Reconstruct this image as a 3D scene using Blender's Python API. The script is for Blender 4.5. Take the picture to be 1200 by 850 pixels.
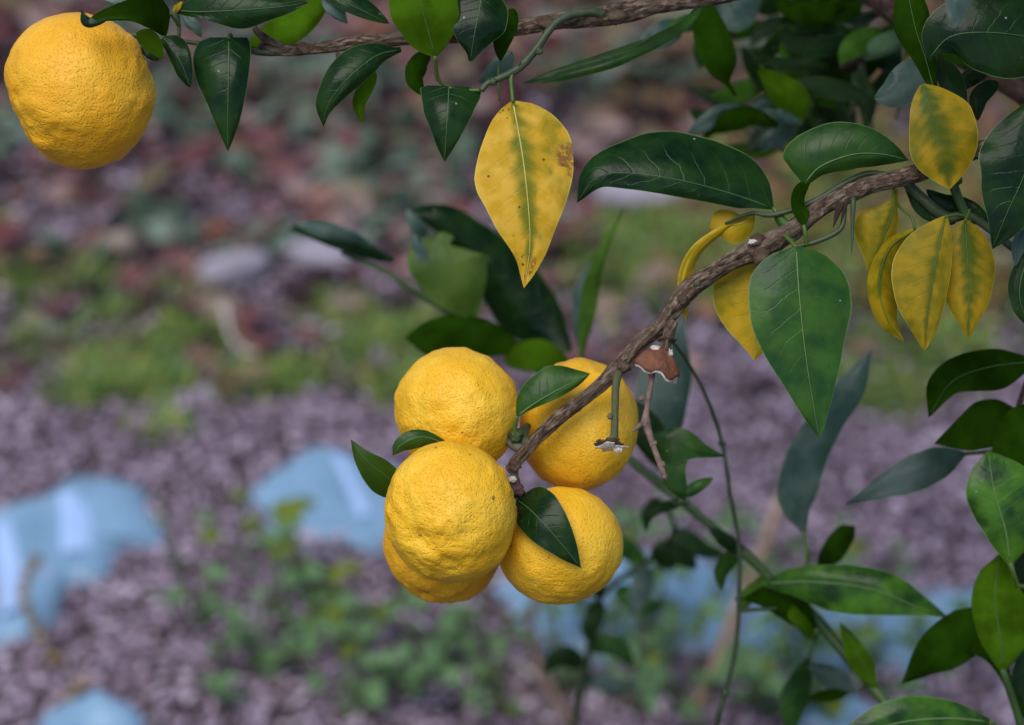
import bpy, math, random
import numpy as np
from mathutils import Vector, Matrix

sc = bpy.context.scene
for o in list(bpy.data.objects):
    bpy.data.objects.remove(o)
C = sc.collection
R = math.radians

# ------------------------------------------------------------------ camera
PITCH, CAMH, LENS = R(27), 1.5, 85.0
FPX = 1200 * LENS / 36.0
D0 = 1.18
S = D0 / FPX                     # metres per photo pixel at the fruit
cd = bpy.data.cameras.new("camera")
cam = bpy.data.objects.new("camera", cd); C.objects.link(cam)
cam.location = (0, 0, CAMH); cam.rotation_euler = (R(90) - PITCH, 0, 0)
cd.lens = LENS; cd.sensor_width = 36; cd.clip_start = 0.02; cd.clip_end = 500
cd.dof.use_dof = True; cd.dof.focus_distance = D0 - 0.018; cd.dof.aperture_fstop = 5.3
cd.dof.aperture_blades = 0
sc.camera = cam

# ------------------------------------------------------------------ sky, sun, exposure
w = bpy.data.worlds.new("World"); sc.world = w; w.use_nodes = True
nt = w.node_tree
SUN_EL, SUN_AZ = R(60), R(208)   # direction the light comes from: behind the camera, from the left
sky = nt.nodes.new("ShaderNodeTexSky"); sky.sky_type = 'NISHITA'; sky.sun_disc = False
sky.sun_elevation = SUN_EL; sky.sun_rotation = SUN_AZ
sky.air_density = 1.0; sky.dust_density = 1.0; sky.ozone_density = 1.2
bg = nt.nodes["Background"]; bg.inputs[1].default_value = 0.08
nt.links.new(sky.outputs[0], bg.inputs[0])
ld = bpy.data.lights.new("sun", 'SUN'); ld.energy = 1.5; ld.angle = R(42); ld.color = (1.0, 0.95, 0.88)
sun = bpy.data.objects.new("sun", ld); C.objects.link(sun)
sd = Vector((math.sin(SUN_AZ) * math.cos(SUN_EL), math.cos(SUN_AZ) * math.cos(SUN_EL), math.sin(SUN_EL)))
sun.rotation_euler = sd.to_track_quat('Z', 'Y').to_euler()
sun.location = sd * 8
sc.view_settings.view_transform = 'Standard'; sc.view_settings.look = 'None'
sc.view_settings.gamma = 1; sc.view_settings.exposure = 0.80
sc.cycles.use_denoising = True
sc.cycles.max_bounces = 6; sc.cycles.transmission_bounces = 4; sc.cycles.diffuse_bounces = 3
sc.cycles.glossy_bounces = 2; sc.cycles.sample_clamp_indirect = 4.0

# ------------------------------------------------------------------ helpers
FW = np.array((0, math.cos(PITCH), -math.sin(PITCH)))
UP = np.array((0, math.sin(PITCH), math.cos(PITCH)))
RT = np.array((1.0, 0, 0))
CP = np.array((0, 0, CAMH))

def P(x, y, k):
    """the place in the garden seen at photo pixel x, y and lying k focal-plane pixels behind the fruit"""
    x, y, k = np.asarray(x, float), np.asarray(y, float), np.asarray(k, float)
    d = (D0 + k * S)[..., None]
    return CP + d * (FW + ((x - 600) / FPX)[..., None] * RT + ((425 - y) / FPX)[..., None] * UP)

def G(x, y, z=0.0):
    v = FW + (x - 600) / FPX * RT + (425 - y) / FPX * UP
    return CP + v * ((z - CAMH) / v[2])

def hash3(i, j, k, seed):
    h = (i * 374761393 + j * 668265263 + k * 2147483647 * 3 + seed * 144665) & 0xffffffff
    h = ((h ^ (h >> 13)) * 1274126177) & 0xffffffff
    h = ((h ^ (h >> 16)) * 2246822519) & 0xffffffff
    return ((h ^ (h >> 15)) & 0xffffff) / float(0xffffff)

def noise3(p, seed=0):
    p = np.asarray(p, float); f0 = np.floor(p).astype(np.int64); f = p - f0
    f = f * f * f * (f * (f * 6 - 15) + 10)
    r = 0
    for a in (0, 1):
        for b in (0, 1):
            for c in (0, 1):
                wt = (f[:, 0] if a else 1 - f[:, 0]) * (f[:, 1] if b else 1 - f[:, 1]) * (f[:, 2] if c else 1 - f[:, 2])
                r = r + wt * hash3(f0[:, 0] + a, f0[:, 1] + b, f0[:, 2] + c, seed)
    return r * 2 - 1

def fbm(p, seed=0, octs=3):
    r, a = 0, 1.0
    for o in range(octs):
        r = r + a * noise3(np.asarray(p) * (2 ** o), seed + o * 7); a *= .5
    return r

def link(name, me, mat=None, parent=None):
    o = bpy.data.objects.new(name, me); C.objects.link(o)
    if mat is not None and not me.materials: me.materials.append(mat)
    if parent is not None: o.parent = parent
    return o

def mesh(name, v, f, smooth=True, uv=None):
    me = bpy.data.meshes.new(name)
    v = np.asarray(v, float); f = np.asarray(f)
    me.vertices.add(len(v)); me.vertices.foreach_set("co", v.ravel())
    n = f.shape[1]
    me.loops.add(f.size); me.loops.foreach_set("vertex_index", f.ravel().astype(np.int32))
    me.polygons.add(len(f)); me.polygons.foreach_set("loop_start", np.arange(0, f.size, n, dtype=np.int32))
    me.polygons.foreach_set("loop_total", np.full(len(f), n, np.int32))
    if smooth: me.polygons.foreach_set("use_smooth", np.ones(len(f), bool))
    if uv is not None:
        l = me.uv_layers.new(name="UVMap"); l.data.foreach_set("uv", np.asarray(uv, float)[f.ravel()].ravel())
    me.update(calc_edges=True); me.validate()
    return me

def empty(name, loc, label=None, cat=None, group=None):
    o = bpy.data.objects.new(name, None); C.objects.link(o); o.location = loc; o.empty_display_size = .02
    tag(o, label, cat, group); return o

def tag(o, label=None, cat=None, group=None, kind=None):
    for k, v in (("label", label), ("category", cat), ("group", group), ("kind", kind)):
        if v: o[k] = v
    return o

def spline(pts, n):
    """Catmull-Rom through pts (any dimension), n samples, evenly spaced along the length"""
    p = np.asarray(pts, float)
    if len(p) == 2:
        return p[0] + (p[1] - p[0]) * np.linspace(0, 1, n)[:, None]
    q = np.vstack([2 * p[0] - p[1], p, 2 * p[-1] - p[-2]])
    out = []
    for i in range(1, len(q) - 2):
        t = np.linspace(0, 1, 24, endpoint=False)[:, None]
        a, b, c, d = q[i - 1], q[i], q[i + 1], q[i + 2]
        out.append(.5 * (2 * b + (c - a) * t + (2 * a - 5 * b + 4 * c - d) * t * t + (3 * b - a - 3 * c + d) * t ** 3))
    out = np.vstack(out + [p[-1:]])
    L = np.r_[0, np.cumsum(np.linalg.norm(np.diff(out[:, :min(3, out.shape[1])], axis=0), axis=1))]
    s = np.linspace(0, L[-1], n)
    return np.stack([np.interp(s, L, out[:, j]) for j in range(out.shape[1])], 1)

def tube_mesh(name, pts, rad, nseg=12, n=None, bark=0.0, seed=1, cap=True):
    """tube through world points with radii; bark > 0 carves ridges along it"""
    pts = np.asarray(pts, float); rad = np.asarray(rad, float)
    n = n or max(6, 6 * len(pts))
    q = spline(np.c_[pts, rad], n); p, r = q[:, :3], q[:, 3]
    T = np.gradient(p, axis=0); T /= np.linalg.norm(T, axis=1)[:, None] + 1e-12
    N = np.zeros_like(p); ref = np.cross(T[0], (0.3, .2, .93)); ref /= np.linalg.norm(ref)
    for i in range(n):
        ref = ref - T[i] * ref.dot(T[i]); ref /= np.linalg.norm(ref); N[i] = ref
    B = np.cross(T, N)
    a = np.linspace(0, 2 * np.pi, nseg, endpoint=False)
    ring = np.cos(a)[None, :, None] * N[:, None] + np.sin(a)[None, :, None] * B[:, None]
    rr = np.repeat(r[:, None], nseg, 1)
    L = np.r_[0, np.cumsum(np.linalg.norm(np.diff(p, axis=0), axis=1))]
    if bark > 0:
        rm = r.mean()
        q = np.stack([np.repeat((np.cos(a) * 2.6)[None], n, 0), np.repeat((np.sin(a) * 2.6)[None], n, 0), np.repeat((L / rm * .30)[:, None], nseg, 1)], -1).reshape(-1, 3)
        q2 = q * (2.2, 2.2, 2.0)
        d = noise3(q, seed) * .8 + np.abs(noise3(q2, seed + 3)) * -.9 + .3 + noise3(q * (.4, .4, .9), seed + 9) * .9
        rr = rr * (1 + bark * d.reshape(n, nseg))
    v = (p[:, None] + ring * rr[..., None]).reshape(-1, 3)
    uv = np.stack([np.repeat(L[:, None], nseg, 1) * 100, np.repeat((a / (2 * np.pi))[None], n, 0)], -1).reshape(-1, 2)
    i = np.arange(n - 1)[:, None] * nseg; j = np.arange(nseg)[None]; j2 = (j + 1) % nseg
    f = np.stack([i + j, i + j2, i + nseg + j2, i + nseg + j], -1).reshape(-1, 4)
    if cap:
        m = len(v); v = np.vstack([v, p[:1] - T[:1] * r[0] * .3, p[-1:] + T[-1:] * r[-1] * .5]); uv = np.vstack([uv, uv[:1], uv[-1:]])
        jj = np.arange(nseg); k2 = (jj + 1) % nseg; b0 = (n - 1) * nseg
        f = np.vstack([f, np.stack([k2, jj, np.full(nseg, m), np.full(nseg, m)], 1)[:, [0, 1, 2, 2]], np.stack([b0 + jj, b0 + k2, np.full(nseg, m + 1), np.full(nseg, m + 1)], 1)])
        tri = f[-2 * nseg:, :3]; quads = f[:-2 * nseg]
        me = bpy.data.meshes.new(name)
        me.from_pydata(v.tolist(), [], quads.tolist() + tri.tolist())
        me.polygons.foreach_set("use_smooth", np.ones(len(me.polygons), bool))
        l = me.uv_layers.new(name="UVMap")
        idx = np.zeros(len(me.loops), np.int32); me.loops.foreach_get("vertex_index", idx)
        l.data.foreach_set("uv", uv[idx].ravel()); me.update(); return me
    return mesh(name, v, f, True, uv)

def tube(name, pxpts, mat, parent=None, nseg=10, n=None, bark=0.0, seed=1):
    """pxpts: (x, y, k, radius in photo pixels)"""
    a = np.asarray(pxpts, float)
    return link(name, tube_mesh(name, P(a[:, 0], a[:, 1], a[:, 2]), a[:, 3] * S * (1 + a[:, 2] * S / D0), nseg, n, bark, seed), mat, parent)

# ------------------------------------------------------------------ materials
class NT:
    def __init__(s, name):
        s.m = bpy.data.materials.new(name); s.m.use_nodes = True; s.t = s.m.node_tree; s.t.nodes.clear()
        s.out = s.t.nodes.new("ShaderNodeOutputMaterial")
    def n(s, typ, ins=None, **props):
        x = s.t.nodes.new("ShaderNode" + typ)
        for k, v in props.items(): setattr(x, k, v)
        for k, v in (ins or {}).items():
            i = x.inputs[k]
            if isinstance(v, bpy.types.NodeSocket): s.t.links.new(v, i)
            else: i.default_value = v
        return x
    def math(s, op, a, b=0.0, c=None):
        i = {0: a, 1: b}
        if c is not None: i[2] = c
        return s.n("Math", i, operation=op).outputs[0]
    def step(s, x, lo, hi, a=0.0, b=1.0):
        r = s.n("MapRange", {0: x, 1: lo, 2: hi, 3: a, 4: b}, interpolation_type='SMOOTHSTEP'); return r.outputs[0]
    def mix(s, f, a, b, mode='MIX'):
        r = s.n("Mix", None, data_type='RGBA', blend_type=mode)
        for k, v in ((0, f), (6, a), (7, b)):
            if isinstance(v, bpy.types.NodeSocket): s.t.links.new(v, r.inputs[k])
            else: r.inputs[k].default_value = v if k == 0 else (*v[:3], 1)
        return r.outputs[2]
    def ramp(s, x, stops):
        r = s.n("ValToRGB", {0: x}); e = r.color_ramp.elements
        while len(e) < len(stops): e.new(.5)
        for q, (p, c) in zip(e, stops): q.position = p; q.color = (*c, 1)
        return r.outputs[0]
    def noise(s, vec, scale, detail=3, rough=.55, dist=0.0):
        i = {"Scale": scale, "Detail": detail, "Roughness": rough, "Distortion": dist}
        if vec is not None: i["Vector"] = vec
        return s.n("TexNoise", i).outputs[0]
    def bump(s, h, strength=.3, dist=.001, normal=None):
        i = {"Strength": strength, "Distance": dist, "Height": h}
        if normal is not None: i["Normal"] = normal
        return s.n("Bump", i).outputs[0]
    def done(s, shader):
        s.t.links.new(shader, s.out.inputs[0]); return s.m

def leaf_material(name, top, under, mott=None, gloss=.34, trans=.3, tcol=None, yellow=None, vein=(.16, .24, .07), spots=0.0, blotch=None, dust=0.0, spec=.2):
    """uv.x runs from stalk to tip, uv.y across the blade"""
    g = NT(name)
    uvn = g.n("TexCoord"); uv = uvn.outputs["UV"]; ob = uvn.outputs["Object"]
    sep = g.n("SeparateXYZ", {0: uv}); u, v = sep.outputs[0], sep.outputs[1]
    oi = g.n("ObjectInfo").outputs["Random"]
    sh = g.n("Combine" + "XYZ", {0: g.math('MULTIPLY', oi, 37.0), 1: g.math('MULTIPLY', oi, 11.0), 2: g.math('MULTIPLY', oi, 23.0)}).outputs[0]
    pos = g.n("VectorMath", {0: ob, 1: sh}, operation='ADD').outputs[0]
    big = g.noise(pos, 55, 3); fine = g.noise(pos, 420, 2)
    c = g.math('ABSOLUTE', g.math('SUBTRACT', g.math('MULTIPLY', v, 2.0), 1.0))      # 0 midrib .. 1 margin
    # side veins leave the midrib slanting towards the tip
    ph = g.math('ADD', g.math('MULTIPLY', u, 9.0), g.math('MULTIPLY', g.math('POWER', c, 1.15), -1.5))
    ph = g.math('ADD', ph, g.math('ADD', g.math('MULTIPLY', fine, .10), g.math('MULTIPLY', big, .9)))
    saw = g.math('ABSOLUTE', g.math('SUBTRACT', g.math('FRACT', ph), .5))
    veins = g.math('MULTIPLY', g.step(saw, .0, .06, 1, 0), g.step(c, .45, .9, 1.0, 0.0))
    base = g.mix(g.step(big, .3, .7), top, mott or tuple(x * 1.5 for x in top))
    tr = g.math('ADD', .82, g.math('MULTIPLY', oi, .36))
    base = g.mix(1.0, base, g.n("CombineColor", {0: tr, 1: tr, 2: tr}).outputs[0], 'MULTIPLY')
    if yellow:
        vnear = g.step(saw, .0, .5, .14, -.14)
        yg, near, ya, yb = yellow
        patch = g.noise(pos, 45, 4, .6, .5)
        gm = g.math('ADD', g.step(c, 0.0, near, 1.1, 0.0), g.math('MULTIPLY', g.math('SUBTRACT', patch, .5), 3.5))
        gm = g.math('ADD', gm, g.math('MULTIPLY', g.math('SUBTRACT', .5, u), .75))
        gm = g.math('ADD', gm, g.math('MULTIPLY', g.step(c, .5, 1.0, 0, .45), g.step(u, .35, .6)))
        gm = g.math('ADD', gm, g.math('MULTIPLY', vnear, g.step(c, .2, .8, 1.0, .5)))
        ycol = g.mix(g.step(g.noise(pos, 110, 3), .35, .65), ya, yb)
        base = g.mix(g.step(gm, -.1, 1.4), ycol, yg)
        under = base
    base = g.mix(g.math('MULTIPLY', veins, .055), base, vein)
    base = g.mix(g.step(c, .965, 1.0, 0, .25), base, tuple(min(1, x * 2.2 + .05) for x in vein))  # bright rim: light on the thin leaf edge painted as a pale margin
    if spots:
        sp = g.n("TexVoronoi", {"Vector": pos, "Scale": 240.0}).outputs["Distance"]
        sel = g.step(g.noise(pos, 90, 1), .55, .62)
        base = g.mix(g.math('MULTIPLY', g.step(sp, .12, .2, spots, 0), sel), base, (.06, .03, .01))
    if blotch:
        for (bu, bv, br) in blotch:
            dd = g.n("VectorMath", {0: uv, 1: (bu, bv, 0)}, operation='SUBTRACT').outputs[0]
            dl = g.n("VectorMath", {0: g.n("VectorMath", {0: dd, 1: (1.0, .5, 0)}, operation='MULTIPLY').outputs[0]}, operation='LENGTH').outputs["Value"]
            dl = g.math('ADD', dl, g.math('MULTIPLY', g.math('SUBTRACT', g.noise(pos, 330, 3, .7), .5), .12))
            base = g.mix(g.math('MULTIPLY', g.step(dl, br * .5, br, .9, 0), g.step(g.noise(pos, 520, 4, .75), .42, .52)), base, (.20, .085, .04))
            under = base
    if not yellow:
        edge = g.math('MULTIPLY', g.step(c, .45, 1.0), g.step(g.noise(pos, 85, 4, .65), .5, .72))
        base = g.mix(g.math('MULTIPLY', edge, .45), base, tuple(x * k + a for x, k, a in zip(top, (3.0, 2.0, 1.2), (.008, .008, 0))))
        fl = g.n("TexVoronoi", {"Vector": pos, "Scale": 150.0}); fd = fl.outputs["Distance"]
        rs = g.n("SeparateColor", {0: fl.outputs["Color"]}).outputs[0]
        base = g.mix(g.math('MULTIPLY', g.step(fd, .06, .10, .75, 0), g.step(rs, .80, .82)), base, (.30, .34, .28))
        base = g.mix(g.math('MULTIPLY', g.step(fd, .10, .16, .7, 0), g.step(rs, .16, .14)), base, (.05, .045, .012))
    if dust:
        base = g.mix(g.math('MULTIPLY', g.step(g.noise(pos, 30, 4), .35, .7), dust), base, (.20, .28, .06) if dust > .5 else (.30, .36, .33))  # pale patches: dust on the weeds, painted sky sheen on the pale leaves
    if dust > .5: under = base
    bf = g.n("NewGeometry").outputs["Backfacing"]
    if not isinstance(under, bpy.types.NodeSocket):
        under = g.mix(g.step(big, .3, .72), tuple(x * .8 for x in under), tuple(x * 1.9 for x in under))
        under = g.mix(g.math('MULTIPLY', veins, .35), under, g.mix(1.0, under, (1.5, 1.45, 1.3), 'MULTIPLY'))
    col = g.mix(bf, base, under)
    ht = g.math('ADD', g.math('MULTIPLY', veins, -.28), g.math('ADD', g.math('MULTIPLY', big, 1.6), g.math('MULTIPLY', fine, .22)))
    nrm = g.bump(ht, .35, .0012)
    rough = g.math('ADD', g.math('ADD', gloss, g.math('MULTIPLY', g.math('SUBTRACT', big, .5), .25)), g.math('MULTIPLY', bf, .25))
    p = g.n("BsdfPrincipled", {"Base Color": col, "Roughness": rough, "Normal": nrm, "Specular IOR Level": g.math("MULTIPLY_ADD", bf, -.22, spec)})
    t = g.n("BsdfTranslucent", {"Color": g.mix(.6, col, tcol or (.18, .30, .02)), "Normal": nrm})
    return g.done(g.n("MixShader", {0: trans, 1: p.outputs[0], 2: t.outputs[0]}).outputs[0])

def under_src(u, vein): return vein

M = {}
M['dusty'] = leaf_material("leaf_green_with_pale_patches", (.03, .08, .008), (.045, .10, .008), (.05, .12, .015), .4, .3, (.15, .25, .004), dust=.55)  # green with paler blotches mixed over it
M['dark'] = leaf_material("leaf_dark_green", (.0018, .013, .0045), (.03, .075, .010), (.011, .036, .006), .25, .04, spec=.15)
M['mid'] = leaf_material("leaf_green", (.006, .040, .010), (.045, .095, .014), (.035, .10, .012), .30, .16)
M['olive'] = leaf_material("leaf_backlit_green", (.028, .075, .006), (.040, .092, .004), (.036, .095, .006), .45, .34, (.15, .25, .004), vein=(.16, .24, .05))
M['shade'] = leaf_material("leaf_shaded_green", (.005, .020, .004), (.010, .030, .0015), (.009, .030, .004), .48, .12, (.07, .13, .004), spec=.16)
M['pale'] = leaf_material("leaf_painted_sky_sheen", (.022, .056, .048), (.06, .11, .06), (.035, .08, .064), .36, .12, dust=.3)  # glossy leaf tops, their sky reflection painted into a paler grey-green
M['mottled'] = leaf_material("leaf_mottled_green", (.005, .032, .008), (.05, .12, .008), (.065, .18, .016), .24, .2, vein=(.22, .36, .08))
YA, YB = (.60, .34, .012), (.70, .42, .03)
M['yellow_spotted'] = leaf_material("leaf_yellow_spotted", YA, YA, YB, .42, .16, (.75, .48, .02), spec=.13, yellow=((.15, .17, .010), .40, (.58, .335, .014), (.72, .43, .05)), vein=(.62, .52, .12), spots=.9,
                                    blotch=[(.325, .93, .075), (.37, .99, .06), (.88, .70, .07), (.95, .4, .05)])
M['yellow'] = leaf_material("leaf_yellow", YA, YA, YB, .46, .16, (.6, .4, .03), spec=.12, yellow=((.095, .11, .008), .25, (.20, .16, .006), (.33, .225, .010)), vein=(.42, .38, .08), spots=.35)
M['yellow_green'] = leaf_material("leaf_yellow_green", YA, YA, YB, .42, .16, (.6, .45, .03), spec=.12, yellow=((.065, .095, .006), .65, (.24, .185, .006), (.38, .235, .010)), vein=(.32, .34, .07), spots=.2)
M['golden'] = leaf_material("leaf_golden", YA, YA, YB, .42, .16, (.8, .5, .03), spec=.12, yellow=((.16, .17, .010), .16, (.40, .28, .010), (.54, .33, .016)), vein=(.55, .45, .1))

def simple(name, c1, c2, scale=60, rough=.6, bump=.3, dist=.001, stretch=None, uv=False, spec=.4, trans=None):
    g = NT(name); tc = g.n("TexCoord"); vec = tc.outputs["UV" if uv else "Object"]
    if stretch: vec = g.n("VectorMath", {0: vec, 1: stretch}, operation='MULTIPLY').outputs[0]
    a = g.noise(vec, scale, 5, .65)
    col = g.ramp(a, [(.3, c1), (.7, c2)])
    p = g.n("BsdfPrincipled", {"Base Color": col, "Roughness": rough, "Specular IOR Level": spec, "Normal": g.bump(a, bump, dist)})
    if trans:
        t = g.n("BsdfTranslucent", {"Color": col})
        return g.done(g.n("MixShader", {0: trans, 1: p.outputs[0], 2: t.outputs[0]}).outputs[0])
    return g.done(p.outputs[0])

def bark_material(name, dark, light, warm):
    g = NT(name); tc = g.n("TexCoord"); uv = tc.outputs["UV"]
    st = g.n("VectorMath", {0: uv, 1: (1.6, 12.0, 1)}, operation='MULTIPLY').outputs[0]
    a = g.noise(st, 1.0, 5, .7, .4); b = g.noise(tc.outputs["Object"], 60, 3); c = g.noise(tc.outputs["Object"], 900, 2)
    col = g.ramp(a, [(.36, dark), (.5, warm), (.64, light)])
    col = g.mix(g.step(b, .45, .7, 0, .6), col, tuple((x + y) / 2 * .9 for x, y in zip(light, warm)))
    h = g.math('ADD', a, g.math('MULTIPLY', c, .3))
    p = g.n("BsdfPrincipled", {"Base Color": col, "Roughness": .8, "Specular IOR Level": .3, "Normal": g.bump(h, 1.0, .0025)})
    return g.done(p.outputs[0])
M['bark'] = bark_material("citrus_bark", (.016, .009, .006), (.30, .235, .175), (.105, .062, .038))
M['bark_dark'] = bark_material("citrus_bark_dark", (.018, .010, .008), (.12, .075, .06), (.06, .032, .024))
M['twig'] = simple("green_twig", (.025, .042, .018), (.06, .085, .035), 200, .5)
M['greywood'] = simple("grey_green_twig", (.06, .065, .04), (.14, .13, .09), 1.0, .7, .5, .001, (1.5, 14, 1), True)
M['stubwood'] = simple("green_brown_stub", (.045, .055, .02), (.11, .12, .05), 1.0, .7, .5, .001, (1.5, 14, 1), True)
M['shoot'] = simple("green_shoot_skin", (.018, .05, .010), (.045, .095, .02), 60, .5)
M['petiole'] = simple("leaf_stalk", (.045, .09, .012), (.08, .14, .02), 200, .45)
M['rib_yellow'] = simple("yellow_midrib", (.52, .43, .10), (.62, .53, .16), 200, .45)
M['rib'] = simple("pale_midrib", (.10, .18, .055), (.15, .24, .08), 200, .5)
M['rib_dark'] = simple("green_midrib", (.045, .10, .025), (.07, .14, .04), 200, .5)
M['drytwig'] = simple("dry_twig", (.10, .06, .05), (.25, .17, .14), 220, .8)
M['calyx'] = simple("dried_calyx", (.05, .035, .015), (.17, .13, .05), 300, .7)
M['calyx_purple'] = simple("purple_calyx", (.05, .02, .022), (.10, .05, .045), 300, .6)
M['peel'] = simple("dried_peel_skin", (.10, .035, .018), (.22, .085, .04), 300, .75, .8)
M['pith'] = simple("white_pith", (.40, .30, .25), (.82, .77, .74), 700, .9, .8)
M['scar'] = simple("rind_scar", (.25, .13, .03), (.40, .22, .06), 600, .8)

def rind_material(name, tone):
    g = NT(name); ob = g.n("TexCoord").outputs["Object"]
    oi = g.n("ObjectInfo").outputs["Random"]
    v = g.n("TexVoronoi", {"Vector": g.n("VectorMath", {0: ob, 1: g.n("VectorMath", {0: g.n("TexNoise", {"Vector": ob, "Scale": 300.0}).outputs[1], "Scale": .0012}, operation='SCALE').outputs[0]}, operation='ADD').outputs[0], "Scale": 800.0}, feature='SMOOTH_F1').outputs["Distance"]
    a = g.noise(ob, 45, 4, .55); f = g.noise(ob, 520, 3, .6)
    pore = g.step(v, .05, .42)
    col = g.ramp(a, [(.25, tone[0]), (.5, tone[1]), (.75, tone[2])])
    col = g.mix(g.math('MULTIPLY', g.math('SUBTRACT', 1, pore), .22), col, (.76, .36, .004))
    wear = g.math('MULTIPLY', g.step(g.noise(ob, 140, 5, .7), .66, .74), .35)
    col = g.mix(wear, col, (.62, .33, .03))
    h = g.math('ADD', g.math('MULTIPLY', pore, .5), g.math('MULTIPLY', f, .45))
    p = g.n("BsdfPrincipled", {"Base Color": col, "Roughness": .52, "Specular IOR Level": .4, "Normal": g.bump(h, .62, .0011),
                               "Subsurface Weight": .1, "Subsurface Radius": (.006, .003, .0008), "Subsurface Scale": .6})
    return g.done(p.outputs[0])
M['rind'] = rind_material("yuzu_rind", ((.83, .42, .010), (.87, .49, .020), (.89, .56, .05)))
M['rind_golden'] = rind_material("yuzu_rind_golden", ((.78, .355, .008), (.84, .42, .014), (.87, .48, .03)))

def island_material(name, stops, rough=.8, trans=0.0, grain=None, bump=.4):
    g = NT(name); geo = g.n("NewGeometry"); ob = g.n("TexCoord").outputs["Object"]
    col = g.ramp(geo.outputs["Random Per Island"], stops)
    a = g.noise(ob, grain or 120, 4, .65)
    t_ = g.step(a, .25, .75, .6, 1.25)
    col = g.mix(1.0, col, g.n("CombineColor", {0: t_, 1: t_, 2: t_}).outputs[0], 'MULTIPLY')
    p = g.n("BsdfPrincipled", {"Base Color": col, "Roughness": rough, "Specular IOR Level": .35, "Normal": g.bump(a, bump, .002)})
    if trans:
        t = g.n("BsdfTranslucent", {"Color": col})
        return g.done(g.n("MixShader", {0: trans, 1: p.outputs[0], 2: t.outputs[0]}).outputs[0])
    return g.done(p.outputs[0])
M['chips'] = island_material("wood_chip", [(0, (.085, .056, .070)), (.3, (.21, .148, .188)), (.6, (.40, .30, .395)), (.86, (.54, .42, .54)), (1, (.74, .63, .74))])
M['litter'] = island_material("fallen_leaf", [(0, (.018, .008, .010)), (.25, (.05, .02, .026)), (.45, (.17, .05, .055)), (.60, (.13, .085, .08)), (.72, (.18, .14, .06)), (.85, (.34, .24, .235)), (1, (.27, .10, .05))], .7, .1)
M['greylitter'] = island_material("grey_leaf", [(0, (.04, .06, .04)), (.5, (.10, .15, .10)), (1, (.24, .30, .24))], .7, .1)
M['tanlitter'] = island_material("tan_leaf", [(0, (.09, .058, .022)), (.4, (.20, .125, .05)), (.7, (.12, .10, .02)), (1, (.34, .16, .08))], .7, .1)
M['grass'] = island_material("grass_blade", [(0, (.07, .15, .025)), (.4, (.14, .27, .045)), (.7, (.26, .36, .07)), (1, (.38, .36, .12))], .6, .25)
M['dirt'] = simple("garden_soil", (.035, .026, .030), (.10, .075, .085), 40, .95, .8, .01)
M['plastic'] = None
def plastic_material():
    g = NT("blue_plastic"); ob = g.n("TexCoord").outputs["Object"]
    a = g.noise(ob, 9, 3); b = g.noise(ob, 70, 4)
    col = g.ramp(a, [(.3, (.17, .30, .43)), (.7, (.24, .40, .58))])
    col = g.mix(g.step(g.noise(ob, 45, 5, .7), .6, .8, 0, .5), col, (.20, .17, .17))
    p = g.n("BsdfPrincipled", {"Base Color": col, "Roughness": .38, "Specular IOR Level": .5, "Normal": g.bump(b, .2, .003)})
    return g.done(p.outputs[0])
M['plastic'] = plastic_material()
M['plastic_highlight'] = simple("blue_plastic_highlight", (.34, .50, .82), (.44, .60, .90), 40, .4)
M['weed'] = leaf_material("weed_leaf", (.045, .11, .045), (.12, .21, .10), (.17, .28, .16), .5, .3, dust=.5)
M['weed_yellow'] = leaf_material("weed_leaf_yellowing", (.12, .17, .02), (.14, .18, .03), (.2, .22, .02), .45, .3)
M['weed_stem'] = simple("weed_stem", (.05, .07, .03), (.10, .10, .05), 80, .6)
M['drystem'] = simple("dry_stem", (.30, .19, .12), (.48, .33, .23), 60, .8)
M['drydark'] = simple("dry_brown_stem", (.10, .065, .05), (.2, .13, .10), 60, .8)
M['seed'] = simple("seed_head", (.15, .10, .04), (.36, .25, .11), 300, .9, .8)
M['stone'] = simple("pale_stone", (.24, .21, .26), (.40, .36, .42), 40, .85, .6)
M['stone_tan'] = simple("tan_stone", (.28, .21, .17), (.42, .33, .28), 40, .85, .6)
M['straw'] = simple("straw", (.45, .40, .36), (.65, .60, .55), 60, .7)

# ------------------------------------------------------------------ ground
def ground():
    n = 120
    gx = np.r_[np.linspace(-200, -4, 12), np.linspace(-3, 3, n), np.linspace(4, 200, 12)]
    gy = np.r_[np.linspace(-200, .5, 12), np.linspace(1, 7, n), np.linspace(8, 300, 16)]
    X, Y = np.meshgrid(gx, gy)
    q = np.stack([X.ravel(), Y.ravel(), 0 * X.ravel()], 1)
    z = fbm(q * 2.2, 5) * .012 * (np.abs(X.ravel()) < 6) * (Y.ravel() < 9)
    nx = len(gx); i = np.arange(len(gy) - 1)[:, None] * nx; j = np.arange(nx - 1)[None]
    f = np.stack([i + j, i + j + 1, i + nx + j + 1, i + nx + j], -1).reshape(-1, 4)
    tag(link("ground", mesh("ground", np.c_[q[:, :2], z], f), M['dirt']), "dark mulched garden soil under the trees", None, None, "structure")
ground()

def gz(xy):
    return fbm(np.c_[xy, np.zeros(len(xy))] * 2.2, 5) * .012

rng = np.random.default_rng(4)
def rotmats(yaw, pitch, roll):
    cy, sy, cp, sp, cr, sr = np.cos(yaw), np.sin(yaw), np.cos(pitch), np.sin(pitch), np.cos(roll), np.sin(roll)
    return np.stack([np.stack([cy * cp, cy * sp * sr - sy * cr, cy * sp * cr + sy * sr], -1),
                     np.stack([sy * cp, sy * sp * sr + cy * cr, sy * sp * cr - cy * sr], -1),
                     np.stack([-sp, cp * sr, cp * cr], -1)], -2)

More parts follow.
